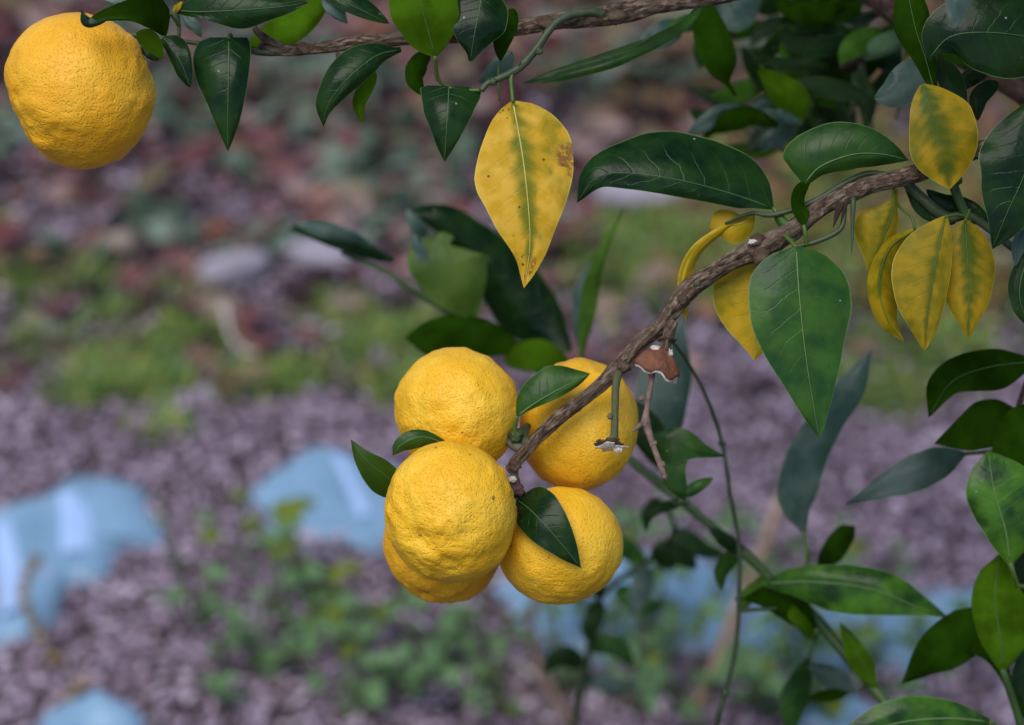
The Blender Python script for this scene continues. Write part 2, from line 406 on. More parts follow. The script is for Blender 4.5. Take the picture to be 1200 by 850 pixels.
def scatter(name, mat, xy, z, L, W, H, tilt, kind, label, bent=.25):
    """many small slabs (chips, leaves) as one stuff mesh"""
    n = len(xy)
    if kind == 'chip':
        b = np.array([(-.5, -.5, 0), (.5, -.4, 0), (.45, .5, 0), (-.4, .45, 0), (-.5, -.4, 1), (.42, -.45, 1), (.5, .4, 1), (-.45, .5, 1)], float)
        f = np.array([(3, 2, 1, 0), (4, 5, 6, 7), (0, 1, 5, 4), (1, 2, 6, 5), (2, 3, 7, 6), (3, 0, 4, 7)])
        v = b[None] + rng.normal(0, .07, (n, 8, 3))
    else:                                                        # a curled six-sided leaf
        b = np.array([(-.5, 0, 0), (-.15, -.5, .6), (.25, -.36, .5), (.5, 0, .1), (.25, .36, .5), (-.15, .5, .6), (-.15, 0, 0), (.25, 0, 0)], float)
        f = np.array([(0, 1, 6, 6), (1, 2, 7, 6), (2, 3, 7, 7), (3, 4, 7, 7), (4, 5, 6, 7), (5, 0, 6, 6)])
        v = b[None] + rng.normal(0, .07, (n, 8, 3))
    sc_ = np.stack([L, W, H], -1)[:, None]
    Rm = rotmats(rng.uniform(0, 6.283, n), rng.normal(0, tilt, n), rng.normal(0, tilt, n))
    v = np.einsum('nij,nkj->nki', Rm, v * sc_) + np.c_[xy, z][:, None]
    F = (f[None] + np.arange(n)[:, None, None] * 8).reshape(-1, 4)
    if kind != 'chip':
        tri = [(0, 1, 6), (2, 3, 7), (3, 4, 7), (5, 0, 6), (1, 2, 7), (1, 7, 6), (4, 5, 6), (4, 6, 7)]
        F = (np.array(tri)[None] + np.arange(n)[:, None, None] * 8).reshape(-1, 3)
    o = link(name, mesh(name, v.reshape(-1, 3), F, False), mat)
    return tag(o, label, None, None, "stuff")

def inview(n, y0, y1, m=.55):
    """random ground points, denser where the photo looks"""
    y = rng.uniform(y0, y1, n); x = rng.uniform(-1, 1, n) * (y * .235 + m)
    return np.c_[x, y]

def patch(xy):  # soft blotchy field
    return fbm(np.c_[xy, np.zeros(len(xy))] * 3.5, 31)

Y_MULCH = G(600, 440)[1]; Y_TOP = 5.6
xy = inview(95000, 1.9, Y_TOP)
keep = rng.random(len(xy)) < np.where(xy[:, 1] < Y_MULCH + .1 * patch(xy), 1.0, np.where(xy[:, 1] < Y_MULCH + .75 + .3 * patch(xy + 2), .5, .12))
xy = xy[keep]; n = len(xy)
scatter("wood_chip_mulch", M['chips'], xy, gz(xy) + rng.uniform(.000, .012, n), rng.lognormal(-4.5, .48, n), rng.lognormal(-5.2, .42, n), rng.uniform(.002, .005, n), .28, 'chip',
        "mauve grey wood chip mulch covering the garden bed")
xy = inview(6000, Y_MULCH - .05, Y_TOP)
ux = xy[:, 0] / (xy[:, 1] * .2118)
far = (xy[:, 1] - Y_MULCH) / (Y_TOP - Y_MULCH)
pr = np.clip(.25 + far * 1.3 - np.clip(ux - .25, 0, 1) * 1.2, .06, 1)
xy = xy[rng.random(len(xy)) < pr]; n = len(xy)
scatter("fallen_leaf_litter", M['litter'], xy, gz(xy) + rng.uniform(.004, .02, n), rng.uniform(.045, .11, n), rng.uniform(.03, .065, n), rng.uniform(.004, .02, n), .35, 'leaf',
        "reddish brown fallen leaves lying beyond the mulch")
xy = inview(3200, Y_MULCH + .35, Y_TOP); ux = xy[:, 0] / (xy[:, 1] * .2118)
sel = (patch(xy + 7) > .12) & ((ux < -.1) | ((ux > 0.05) & (ux < .65) & (xy[:, 1] > Y_MULCH + .8)))
xy = xy[sel]; n = len(xy)
scatter("grey_green_ground_cover", M['greylitter'], xy, gz(xy) + rng.uniform(.01, .03, n), rng.uniform(.04, .09, n), rng.uniform(.03, .06, n), rng.uniform(.004, .016, n), .4, 'leaf',
        "patches of greyish green low leaves among the litter")
xy = inview(7500, Y_MULCH + .15, Y_TOP); ux = xy[:, 0] / (xy[:, 1] * .2118)
xy = xy[(ux > .12 + .25 * patch(xy + 3)) & (rng.random(len(xy)) < np.clip((ux - .05) * 2, 0, .9))]; n = len(xy)
scatter("tan_leaf_litter", M['tanlitter'], xy, gz(xy) + rng.uniform(.008, .025, n), rng.uniform(.03, .07, n), rng.uniform(.018, .04, n), rng.uniform(.003, .014, n), .35, 'leaf',
        "tan and olive dead leaves under the right hand branches")

def grass(name, pts, label):
    """pts: (photo x, photo y, radius m, blades)"""
    V, F = [], []; m = 0
    for (px, py, r, nb) in pts:
        c = G(px, py)
        q = c[None, :2] + rng.normal(0, r * .5, (nb, 2)) * (1.0, 1.2) + .04 * np.stack([np.sin(np.arange(nb) * 7 % 23), np.cos(np.arange(nb) * 5 % 19)], 1) * r / .1
        h = rng.uniform(.008, .032, nb); a = rng.uniform(0, 6.283, nb); wd = rng.uniform(.002, .006, nb); ln = rng.uniform(.4, 2.2, nb) * h
        d = np.stack([np.cos(a), np.sin(a)], -1); s_ = np.stack([-np.sin(a), np.cos(a)], -1)
        z0 = gz(q)
        v = np.stack([np.c_[q - s_ * wd[:, None], z0], np.c_[q + s_ * wd[:, None], z0],
                      np.c_[q + d * ln[:, None] * .4 + s_ * wd[:, None] * .8, z0 + h * .65], np.c_[q + d * ln[:, None] * .4 - s_ * wd[:, None] * .8, z0 + h * .65],
                      np.c_[q + d * ln[:, None], z0 + h]], 1)
        V.append(v.reshape(-1, 3))
        b = (np.arange(nb) * 5 + m)[:, None]
        F.append(np.concatenate([b + np.array([[0, 1, 2]]), b + np.array([[0, 2, 3]]), b + np.array([[3, 2, 4]])])); m += nb * 5
    tag(link(name, mesh(name, np.vstack(V), np.vstack(F), False), M['grass']), label, None, None, "stuff")
g1 = [(45, 405, .05, 130), (105, 430, .04, 170), (170, 410, .04, 170), (130, 365, .035, 70), (15, 345, .06, 120), (205, 345, .05, 130), (150, 455, .035, 120), (170, 455, .05, 400), (110, 465, .04, 250), (235, 385, .05, 300),
      (300, 455, .04, 250), (340, 450, .04, 250), (395, 370, .05, 200), (430, 415, .05, 220), (470, 460, .04, 250), (195, 518, .02, 90), (90, 330, .05, 200), (480, 390, .05, 250)]
grass("grass", g1, "short green grass and moss between the mulch and the leaves")
g2 = [(760, 300, .12, 900), (830, 250, .16, 1300), (880, 330, .10, 700), (960, 220, .18, 1500), (1040, 330, .12, 900), (1090, 420, .08, 600), (1120, 350, .10, 600), (1030, 460, .06, 350), (700, 330, .08, 350), (1150, 250, .16, 900)]
grass("dry_grass", g2, "olive and straw coloured grass behind the yellow leaves")

def sheet(pts, label, k=.35, seed=1, folds=(), lift=.016):
    """crumpled plastic: outline given in photo pixels, laid on the mulch"""
    w_ = np.array([G(x, y)[:2] for x, y in pts])
    q = spline(np.vstack([w_, w_[:1]]), 61)[:-1]
    c = q.mean(0); rings = 14; m = len(q)
    q = c + (q - c) * (1 + .09 * noise3(np.c_[np.cos(np.arange(m) / m * 6.283) * 4, np.sin(np.arange(m) / m * 6.283) * 4, np.full(m, seed)], seed))[:, None]
    def zf(p):
        p3 = np.c_[p * 9, np.full(len(p), seed * 3.1)]; p4 = np.c_[p * (26, 9), np.full(len(p), seed * 1.7)]
        return gz(p) + .019 + .010 * noise3(p3, seed) + .011 * np.abs(noise3(p4, seed + 2))
    V = np.vstack([np.r_[c, 0][None]] + [np.c_[c + (q - c) * r / rings, np.zeros(m)] for r in range(1, rings + 1)])
    V[:, 2] = zf(V[:, :2])
    for r, dz in ((rings, .022), (rings - 1, .013), (rings - 2, .007), (rings - 3, .003)):
        V[1 + (r - 1) * m:1 + r * m, 2] -= dz
    F = [(0, 1 + j, 1 + (j + 1) % m) for j in range(m)]
    for r in range(rings - 1):
        for j in range(m):
            a, b = 1 + r * m + j, 1 + r * m + (j + 1) % m
            F += [(a, a + m, b + m), (a, b + m, b)]
    o = link("blue_plastic_sheet", mesh("blue_plastic_sheet", V, np.array(F)), M['plastic'])
    tag(o, label, "plastic sheet", "blue plastic sheets in the mulch")
    for fo in folds:                                             # creased strips of the sheet, highlights painted on in paler blue
        a = np.array([G(x, y) for x, y, _ in fo]); wd = np.array([x[2] for x in fo]) / 980.0
        cc = spline(np.c_[a, wd], 16); t = np.gradient(cc[:, :2], axis=0); t /= np.linalg.norm(t, axis=1)[:, None]
        nn = np.c_[-t[:, 1], t[:, 0]]
        vv = []
        for s_ in (-1, -.4, .4, 1):
            xy_ = cc[:, :2] + nn * cc[:, 3:4] * s_
            vv.append(np.c_[xy_, zf(xy_) + (.004 if abs(s_) < .9 else .0012)])
        vv = np.stack(vv, 1).reshape(-1, 3); nn4 = np.arange(15)[:, None] * 4 + np.arange(3)[None]
        ff = np.stack([nn4, nn4 + 1, nn4 + 5, nn4 + 4], -1).reshape(-1, 4)
        link("folded_edge", mesh("folded_edge", vv, ff), M['plastic_highlight'], o)
    return o
sheet([(-70, 640), (0, 607), (70, 590), (110, 562), (160, 585), (195, 632), (190, 650), (140, 655), (120, 690), (80, 700), (70, 745), (20, 772), (-60, 770)], "large blue plastic sheet with a pleated left part at the left edge", seed=3,
      folds=[[(5, 640, 9), (15, 690, 12), (20, 750, 16)], [(85, 610, 12), (92, 640, 18), (90, 672, 16)]])
sheet([(286, 605), (308, 562), (362, 542), (430, 546), (505, 560), (530, 612), (475, 650), (400, 662), (330, 645)], "rounded blue plastic sheet in the mulch left of the fruit cluster", seed=5,
      folds=[[(398, 560, 7), (418, 600, 8), (430, 630, 8)]])
sheet([(15, 950), (32, 868), (78, 838), (132, 840), (178, 868), (190, 950)], "small blue plastic sheet cut off by the bottom left edge", seed=7)
sheet([(585, 700), (600, 670), (680, 640), (760, 655), (830, 670), (870, 720), (850, 770), (760, 790), (660, 785), (610, 745)], "blue plastic sheet with a pale crease behind the weeds below the fruits", seed=9,
      folds=[[(700, 725, 12), (716, 752, 14), (728, 780, 12)]])
sheet([(860, 740), (920, 700), (1000, 700), (1080, 690), (1150, 715), (1160, 770), (1080, 800), (960, 805), (880, 790)], "blue plastic sheet under the green leaves at lower right", seed=11)
sheet([(930, 860), (960, 820), (1010, 835), (1040, 870), (1000, 900)], "blue plastic scrap below the lower right leaves", seed=13)

def stone(px, py, a, b, c, label, mat, seed, yaw=0):
    import bmesh
    bm = bmesh.new(); bmesh.ops.create_icosphere(bm, subdivisions=3, radius=1)
    me = bpy.data.meshes.new("stone"); bm.to_mesh(me); bm.free()
    v = np.array([x.co for x in me.vertices]); v *= (1 + .22 * fbm(v * 1.3, seed))[:, None]; v *= (a, b, c)
    me.vertices.foreach_set("co", v.ravel()); me.polygons.foreach_set("use_smooth", np.ones(len(me.polygons), bool))
    o = link("stone", me, mat); p = G(px, py); o.location = (p[0], p[1], c * .55); o.rotation_euler = (0, 0, yaw)
    tag(o, label, "stone", "pale stones lying on the ground")
stone(278, 325, .055, .028, .026, "long pale lilac stone left of the shoot tip", M['stone'], 3, .3)
stone(372, 308, .055, .04, .022, "flat pale stone right behind the curled shoot leaf", M['stone'], 5, -.1)
stone(140, 295, .026, .026, .02, "small beige stone below the single fruit", M['stone_tan'], 8)
stone(240, 470, .016, .013, .012, "small mauve pebble at the front of the grass", M['stone'], 12)
stone(760, 232, .10, .05, .03, "broad pale lilac stone behind the big dark leaf", M['stone'], 15, .1)
stone(1066, 658, .014, .012, .010, "tiny white pebble on the mulch at right", M['stone'], 17)
stone(95, 802, .014, .011, .009, "tiny pale pebble above the bottom left sheet", M['stone'], 19)
stone(265, 562, .010, .010, .008, "tiny grey pebble beside the rounded blue sheet", M['stone'], 21)

# ------------------------------------------------------------------ leaves
def width_fn(peak=.45, sharp=.8, blunt=.55):
    t = np.linspace(0, 1, 60); b = sharp; a = b * peak / (1 - peak) if peak < 1 else blunt
    a = max(.35, a * .9); wv = t ** a * (1 - t) ** b; return t, wv / wv.max()

def prof(wd, n, peak, sharp):
    t = np.linspace(0, 1, n)
    if isinstance(wd, (int, float)):
        tt, ww = width_fn(peak, sharp); return np.interp(t, tt, ww) * wd
    a = np.array(wd, float); q = np.zeros(n)
    # monotone-ish smoothing of the stations
    sp = spline(a, 80); q = np.interp(t, sp[:, 0], sp[:, 1]); return np.clip(q, 0, None)

LEAVES = []
def leaf(parent, kind, mid, wa, wb=None, side='top', cup=.25, roll=0.0, peak=.45, sharp=.8, pet=None, rib=True, wave=2.6, label=None, wing=None, seed=None, n=26, petmat=None, curl=None):
    """a leaf at its own place in the tree. mid: stalk to tip (photo x, y, k); wa, wb: half widths to the side n=(ty,-tx) and its opposite;
    cup > 0 bends both halves away from the viewer, roll tips one half away and the other nearer"""
    wb = wa if wb is None else wb
    seed = seed if seed is not None else len(LEAVES) * 13 + 5
    m = spline(mid, n); T = np.gradient(m[:, :2], axis=0); T /= np.linalg.norm(T, axis=1)[:, None] + 1e-9
    N = np.c_[T[:, 1], -T[:, 0]]
    A, B = prof(wa, n, peak, sharp), prof(wb, n, peak, sharp)
    ss = np.linspace(-1, 1, 15); pts = []; uv = []
    tt = np.linspace(0, 1, n)
    for s in ss:
        wd = np.where(s >= 0, A, B) * s                           # signed pixel offset along N
        aw = np.abs(wd)
        nz = noise3(np.c_[tt * 4.2, np.full(n, s * 1.3), np.zeros(n)], seed)
        dk = cup * aw * np.abs(s) + roll * wd + wave * nz * (abs(s) ** 2) * np.minimum(1, aw / 8 + .2) * 1.6 + noise3(np.c_[tt * 3, np.full(n, s * 2.2), np.ones(n)], seed + 4) * .8
        x, y = m[:, 0] + N[:, 0] * wd, m[:, 1] + N[:, 1] * wd
        jig = noise3(np.c_[tt * 7, np.full(n, np.sign(s) * 3), np.zeros(n) + 2], seed + 8) * abs(s) ** 3 * np.minimum(aw * .03, 1.4)
        pts.append(P(x + N[:, 0] * jig, y + N[:, 1] * jig, m[:, 2] + dk)); uv.append(np.c_[tt, np.full(n, (s + 1) / 2)])
    V = np.stack(pts, 1).reshape(-1, 3); UV = np.stack(uv, 1).reshape(-1, 2); c = len(ss)
    i = np.arange(n - 1)[:, None] * c; j = np.arange(c - 1)[None]
    F = np.stack([i + j, i + j + 1, i + c + j + 1, i + c + j], -1).reshape(-1, 4)
    # which winding faces the camera?
    mid_f = F[len(F) // 2]; nrm = np.cross(V[mid_f[1]] - V[mid_f[0]], V[mid_f[2]] - V[mid_f[0]])
    front = nrm.dot(CP - V[mid_f[0]]) > 0
    if front != (side == 'top'): F = F[:, ::-1]
    org = P(*mid[0])
    me = mesh("leaf", V - org, F, True, UV)
    o = link("leaf", me, M[kind], parent); o.location = org - np.array(parent.location)
    if label: o["label"] = label
    LEAVES.append(o)
    if rib:
        rr = np.linspace(1.0, .3, n) * (.85 if rib is True else rib)
        sgn = -1 if side == 'top' else -1
        mm = m[1:-1].copy(); mm[:, 2] += sgn * .5
        km = {'yellow': 'petiole', 'yellow_spotted': 'rib_yellow', 'golden': 'rib_yellow', 'yellow_green': 'rib_dark'}.get(kind, 'rib' if kind in ('mid', 'mottled') else 'rib_dark')
        W_ = P(mm[:, 0], mm[:, 1], mm[:, 2])
        r_ = link("midrib", tube_mesh("midrib", W_ - org, rr[1:-1] * S * (1 + mm[:, 2] * S / D0), 6, 24), M[km], o)
    if pet:
        a = np.array(pet, float); W_ = P(a[:, 0], a[:, 1], a[:, 2]) - org
        rad = a[:, 3] if a.shape[1] > 3 else np.full(len(a), 2.2)
        link("leaf_stalk", tube_mesh("leaf_stalk", W_, rad * S, 8, 14), M[petmat or 'petiole'], o)
    return o

def branch_thing(name, loc_px, label, cat="branch", group=None):
    return empty(name, P(*loc_px), label, cat, group)

def child_tube(name, parent, pxpts, mat, nseg=12, n=None, bark=0.0, seed=1, label=None):
    a = np.asarray(pxpts, float); org = np.array(parent.location)
    me = tube_mesh(name, P(a[:, 0], a[:, 1], a[:, 2]) - org, a[:, 3] * S * (1 + a[:, 2] * S / D0), nseg, n, bark, seed)
    o = link(name, me, mat, parent)
    if label: o["label"] = label
    return o

def thorn(parent, base, tip, mat='twig', r=1.6):
    return child_tube("thorn", parent, [(*base, r), ((base[0] + tip[0]) / 2, (base[1] + tip[1]) / 2, (base[2] + tip[2]) / 2, r * .6), (*tip, .2)], M[mat], 8, 8)

def blob_mesh(name, r, amp, freq, seed, sub=4, scale=(1, 1, 1)):
    import bmesh
    bm = bmesh.new(); bmesh.ops.create_icosphere(bm, subdivisions=sub, radius=1); me = bpy.data.meshes.new(name); bm.to_mesh(me); bm.free()
    v = np.array([x.co for x in me.vertices]); v *= (1 + amp * fbm(v * freq, seed))[:, None]; v = v * np.array(scale) * r
    me.vertices.foreach_set("co", v.ravel()); me.polygons.foreach_set("use_smooth", np.ones(len(me.polygons), bool)); me.update(); return me

def child_blob(name, parent, x, y, k, r, mat, amp=.25, freq=2.0, seed=1, scale=(1, 1, 1), sub=3):
    o = link(name, blob_mesh(name, r * S, amp, freq, seed, sub, scale), M[mat], parent); o.location = P(x, y, k) - np.array(parent.location); return o

# ------------------------------------------------------------------ fruits
import bmesh
def icosphere(sub):
    bm = bmesh.new(); bmesh.ops.create_icosphere(bm, subdivisions=sub, radius=1)
    v = np.array([x.co[:] for x in bm.verts]); f = np.array([[q.index for q in p.verts] for p in bm.faces]); bm.free(); return v, f
ICO = icosphere(7)

def to_world(axis_px):   # a direction given as (right, down, away) in the picture
    a = axis_px[0] * RT - axis_px[1] * UP + axis_px[2] * FW; return a / np.linalg.norm(a)

def yuzu(x, y, k, rx, ry, rz, axis, seed, label, flat=.88, ang=0.0, navel=True, lump=1.0, dents=(), rind='rind', scars=()):
    """axis: direction of the navel end (right, down, away); rx, ry, rz: radii in photo pixels, turned by ang in the picture"""
    v, f = ICO[0].copy(), ICO[1]
    ax = to_world(axis)
    fr = np.stack([RT, UP, -FW])                                   # picture frame
    h = v @ ax                                                     # -1 stalk .. 1 navel
    q = v - np.outer(h, ax); rad = np.linalg.norm(q, axis=1)
    e1 = np.cross(ax, (.3, .5, .8)); e1 /= np.linalg.norm(e1); e2 = np.cross(ax, e1)
    th = np.arctan2(q @ e2, q @ e1)
    r = np.ones(len(v))
    r *= 1 - (1 - flat) * np.abs(h) ** 2.2                          # pressed flat at the poles
    if navel: r -= .050 * np.exp(-((1 - h) / .012)) + .02 * np.exp(-((1 - h) / .05))
    r -= .07 * np.exp(-((1 + h) / .03))                            # dimple at the stalk
    rib = np.sin(th * 7 + noise3(v * 1.5, seed) * 2.5) * np.clip((np.abs(h) - .35) / .5, 0, 1) * np.clip((1 - np.abs(h)) * 9, 0, 1)
    r += lump * (.010 * rib + .020 * noise3(v * 1.5, seed) + .016 * noise3(v * 3.2, seed + 1))
    b1 = noise3(v * 6.5, seed + 2); b2 = 1 - np.abs(noise3(v * 11, seed + 3)) * 2; b3 = 1 - np.abs(noise3(v * 21 + .35 * noise3(v * 9, 3)[:, None], seed + 5)) * 2; b4 = noise3(v * 42, seed + 6)
    amt = lump * (.65 + .9 * np.clip(np.abs(h) - .3, 0, 1))
    b0 = noise3(v * 4.2 + .5 * noise3(v * 2.5, seed + 11)[:, None], seed + 12)
    r += amt * (.013 * b0 + .015 * b1 * np.clip(.6 + b0, .2, 1.4) + .0040 * b2 + .0020 * b3 + .0016 * b4)
    for (dx, dy, dz, dep, wdt) in dents:
        r -= dep * np.exp(-((1 - v @ to_world((dx, dy, dz))) / wdt))
    p = v * r[:, None]
    c_, s_ = math.cos(ang), math.sin(ang)
    pf = p @ fr.T; xr, yr = pf[:, 0] * c_ - pf[:, 1] * s_, pf[:, 0] * s_ + pf[:, 1] * c_
    xr *= rx; yr *= ry; X, Y = xr * c_ + yr * s_, -xr * s_ + yr * c_
    p = (np.stack([X, Y, pf[:, 2] * rz], 1) @ fr) * S * (1 + k * S / D0)
    o = link("yuzu_fruit", mesh("yuzu_fruit", p, f), M[rind]); o.location = P(x, y, k)
    tag(o, label, "citrus fruit", "yellow yuzu fruits hanging on the branches")
    if navel:
        i = int(np.argmax(h)); s_o = link("navel_scar", blob_mesh("navel_scar", 2.4 * S, .3, 2, seed, 2, (1, 1, .6)), M['scar'], o); s_o.location = p[i] * 1.004
    for (dx, dy, dz, sr) in scars:
        i = int(np.argmax(v @ to_world((dx, dy, dz)))); so = link("scar", blob_mesh("scar", sr * S, .4, 2.5, seed + int(sr * 9), 2, (1, 1, .35)), M['scar'], o); so.location = p[i] * .999
        so.rotation_euler = Vector(p[i]).to_track_quat('Z', 'Y').to_euler()
    i = int(np.argmin(h))
    cx = link("calyx", blob_mesh("calyx", 7.5 * S, .22, 2, seed, 3, (1, 1, .55)), M['calyx'], o); cx.location = p[i] * .985
    cx.rotation_euler = Vector(-ax).to_track_quat('Z', 'Y').to_euler()
    return o

yuzu(94, 106, 10, 92, 93, 91, (-.55, .25, -.15), 11, "single yellow yuzu hanging alone at the upper left", flat=.93, rind='rind_golden', dents=[(-.75, .55, -.1, .055, .10), (.3, -.9, -.2, .03, .1)])
yuzu(535, 482, 97, 75, 75, 76, (-.5, .25, -.8), 23, "yellow yuzu topmost in the cluster under the olive leaf", flat=.9, navel=False, lump=1.1, scars=[(.1, .3, -.9, 1.3), (-.5, -.3, -.8, 1.1)])
yuzu(528, 600, 0, 78, 84, 78, (-.52, .32, -.82), 37, "yellow yuzu nearest the viewer showing its navel scar", flat=.93, lump=1.15, scars=[(.66, -.24, -.72, 2.6), (.3, -.85, -.5, 1.6), (-.2, -.9, -.4, 1.8), (.5, .5, -.7, 1.2)])
yuzu(519, 638, 146, 70, 74, 72, (-.3, .85, -.4), 41, "yellow yuzu mostly hidden behind the one showing its navel", flat=.9, rind='rind_golden')
yuzu(678, 498, 142, 71, 80, 74, (.25, .75, .5), 53, "yellow yuzu behind the brown branch with a torn stub before it", flat=.93, navel=False, lump=.85)
yuzu(657, 640, 72, 74, 73, 73, (.35, .8, -.3), 67, "yellow yuzu at lower right of the cluster behind a pointed leaf", flat=.92, navel=False, lump=.75, ang=R(35), scars=[(-.75, -.05, -.6, 2.0), (-.2, .1, -.95, 1.1), (.5, .3, -.8, 1.2)])

# ------------------------------------------------------------------ fruiting branch
B1 = branch_thing("citrus_branch", (1250, 140, 0), "gnarled brown branch slanting from the right edge down to the fruit cluster")
child_tube("limb", B1, [(1700, 20, 260, 15), (1450, 75, 120, 13), (1260, 135, 20, 11.5), (1165, 168, -6, 10.5), (1070, 204, -10, 9.6), (1020, 217, -6, 10), (970, 240, 0, 10), (920, 276, 8, 11.5), (890, 292, 12, 13), (868, 301, 14, 10.5), (840, 316, 18, 9.5),
           (812, 336, 24, 11), (792, 357, 26, 10), (770, 384, 30, 9.6), (750, 402, 34, 9), (725, 430, 38, 9.8), (690, 462, 40, 8), (655, 490, 42, 7.8), (628, 515, 48, 7.4), (610, 536, 54, 7.4), (597, 552, 62, 5.5)], M['bark'], 40, 460, .20, 3)
for (x, y, k, r, sd_) in [(893, 300, 4, 11, 3), (887, 283, 2, 9, 9), (730, 428, 32, 10, 4), (800, 350, 16, 7, 6), (1000, 226, -10, 8, 7), (604, 545, 50, 8, 8)]:
    child_blob("bark_knot", B1, x, y, k, r, 'bark', .35, 1.8, sd_, (1, .8, 1))
child_blob("pruning_scar", B1, 882, 284, -2, 5, 'pith', .35, 2, 5, (1.2, .7, .8))
child_blob("lichen_spot", B1, 817, 333, 12, 4, 'twig', .3, 2, 6, (1.2, .6, .9))
# stub with the torn remains of a picked fruit
child_tube("picked_stub", B1, [(727, 430, 36, 6.5), (722, 448, 32, 4.8), (721, 480, 28, 4.3), (720, 508, 26, 4.8), (719, 516, 26, 7)], M['stubwood'], 14, 40, .06, 2)
child_blob("bud", B1, 715, 488, 25, 3.5, 'greywood', .3, 2, 3)
def disc_part(name, parent, x, y, k, rx, ry, mat, seed, ragged=.3, thick=2.0, tilt=.4):
    m = 40; a = np.linspace(0, 2 * np.pi, m, endpoint=False)
    rr = 1 + ragged * noise3(np.c_[np.cos(a) * 2.5, np.sin(a) * 2.5, np.zeros(m)], seed) + ragged * .5 * noise3(np.c_[np.cos(a) * 6, np.sin(a) * 6, np.zeros(m)], seed + 1)
    vs = []
    for (f_, dz) in ((.35, -thick), (1, -thick * .3), (1, thick * .3), (.35, thick)):
        for i in range(m): vs.append((np.cos(a[i]) * rr[i] * f_ * rx, dz + np.sin(a[i]) * ry * rr[i] * f_ * tilt, np.sin(a[i]) * ry * rr[i] * f_))
    F = [tuple(range(m))[::-1], tuple(3 * m + i for i in range(m))]
    for r in range(3):
        for i in range(m): F.append((r * m + i, r * m + (i + 1) % m, (r + 1) * m + (i + 1) % m, (r + 1) * m + i))
    vs = np.array(vs) * S; V = vs[:, :1] * RT - vs[:, 1:2] * UP + vs[:, 2:3] * FW
    me = bpy.data.meshes.new(name); me.from_pydata(V.tolist(), [], F); me.polygons.foreach_set("use_smooth", np.ones(len(me.polygons), bool))
    o = link(name, me, M[mat], parent); o.location = P(x, y, k) - np.array(parent.location); return o
disc_part("calyx_disc", B1, 713, 519, 24, 16, 14, 'calyx', 4, .35)
disc_part("torn_pith", B1, 717, 524, 22, 17, 11, 'pith', 9, .55, 1.8, .45)
child_blob("pith_tag", B1, 724, 528, 18, 3.4, 'pith', .5, 2.5, 12, (1.2, .6, 1))
# dried cap of an old fruit
child_tube("cap_neck", B1, [(788, 378, 26, 8), (784, 390, 20, 7), (781, 400, 16, 6), (778, 412, 14, 5.5)], M['bark'], 16, 24, .12, 5)
disc_part("cap_collar", B1, 781, 398, 15, 10, 8, 'bark', 6, .3, 2.2)
def cap():
    m, rings = 48, 10; a = np.linspace(0, 2 * np.pi, m, endpoint=False); vs = []
    for r in range(rings):
        t = r / (rings - 1)
        wob = 1 + .16 * noise3(np.c_[np.cos(a) * 1.8, np.sin(a) * 1.8, np.full(m, t)], 21) * t
        rim = 6.0 * noise3(np.c_[np.cos(a) * 2.2, np.sin(a) * 2.2, np.zeros(m)], 25) * t ** 2
        rad = 6 + 18 * math.sin(t * math.pi / 2) ** 1.1 + 1.5 * noise3(np.c_[np.cos(a) * 3, np.sin(a) * 3, np.full(m, t * 3)], 51)
        yy = 2 + 27 * t ** 1.3 + rim + 9 * np.cos(a) * t
        vs.append(np.c_[np.cos(a) * rad * wob, yy, np.sin(a) * rad * wob * .8])
    V = np.vstack(vs) * S; W_ = V[:, :1] * RT - V[:, 1:2] * UP + V[:, 2:3] * FW
    i = np.arange(rings - 1)[:, None] * m; j = np.arange(m)[None]; j2 = (j + 1) % m
    F = np.stack([i + j, i + j2, i + m + j2, i + m + j], -1).reshape(-1, 4)
    o = link("dried_peel", mesh("dried_peel", W_, F), M['peel'], B1); o.location = P(771, 408, 14) - np.array(B1.location); o["label"] = "brown dried cap of peel left on the branch"
    so = o.modifiers.new("thick", 'SOLIDIFY'); so.thickness = .0009
    # white torn rim
    rim = vs[-1]; prev = vs[-2]; seg = []
    n1 = noise3(np.c_[np.cos(a) * 4, np.sin(a) * 4, np.zeros(m)], 44) * 2.0
    for (dy, f_) in ((-2.2, 1.03), (2.4, 1.04), (2.4, .88), (-2.2, .86)):
        q = rim.copy(); q[:, 0] *= f_; q[:, 2] *= f_; q[:, 1] += dy + (n1 * .6 if dy > 0 else n1 * 1.0); seg.append(q)
    V2 = np.vstack(seg) * S; W2 = V2[:, :1] * RT - V2[:, 1:2] * UP + V2[:, 2:3] * FW
    F2 = np.vstack([np.stack([r * m + np.arange(m), r * m + (np.arange(m) + 1) % m, ((r + 1) % 4) * m + (np.arange(m) + 1) % m, ((r + 1) % 4) * m + np.arange(m)], 1) for r in range(4)])
    link("torn_rim", mesh("torn_rim", W2, F2), M['pith'], o)
cap()
child_blob("pith_tag", B1, 768, 408, 8, 4, 'pith', .5, 2.2, 3, (1.4, .7, .7)); child_blob("pith_tag", B1, 786, 414, 9, 3.5, 'pith', .5, 2.2, 8, (.8, .8, 1.2))
child_tube("dead_twig", B1, [(766, 425, 18, 4), (763, 450, 14, 3.6), (758, 480, 12, 3.4), (757, 494, 12, 5.2), (762, 512, 12, 4.2), (772, 540, 10, 3.4), (779, 558, 10, 2.8)], M['drytwig'], 12, 60, .14, 7)
child_tube("twig_spur", B1, [(757, 493, 12, 3.6), (748, 500, 10, 2.8), (742, 505, 9, 1.6)], M['drytwig'], 8, 14, .1, 4)
for (x, y, r) in [(756, 495, 5), (776, 545, 4.2), (779, 559, 3.6), (752, 466, 3.4), (766, 520, 4)]:
    child_blob("bud", B1, x, y, 10, r, 'drytwig', .4, 2, int(x), (1, 1, 1))
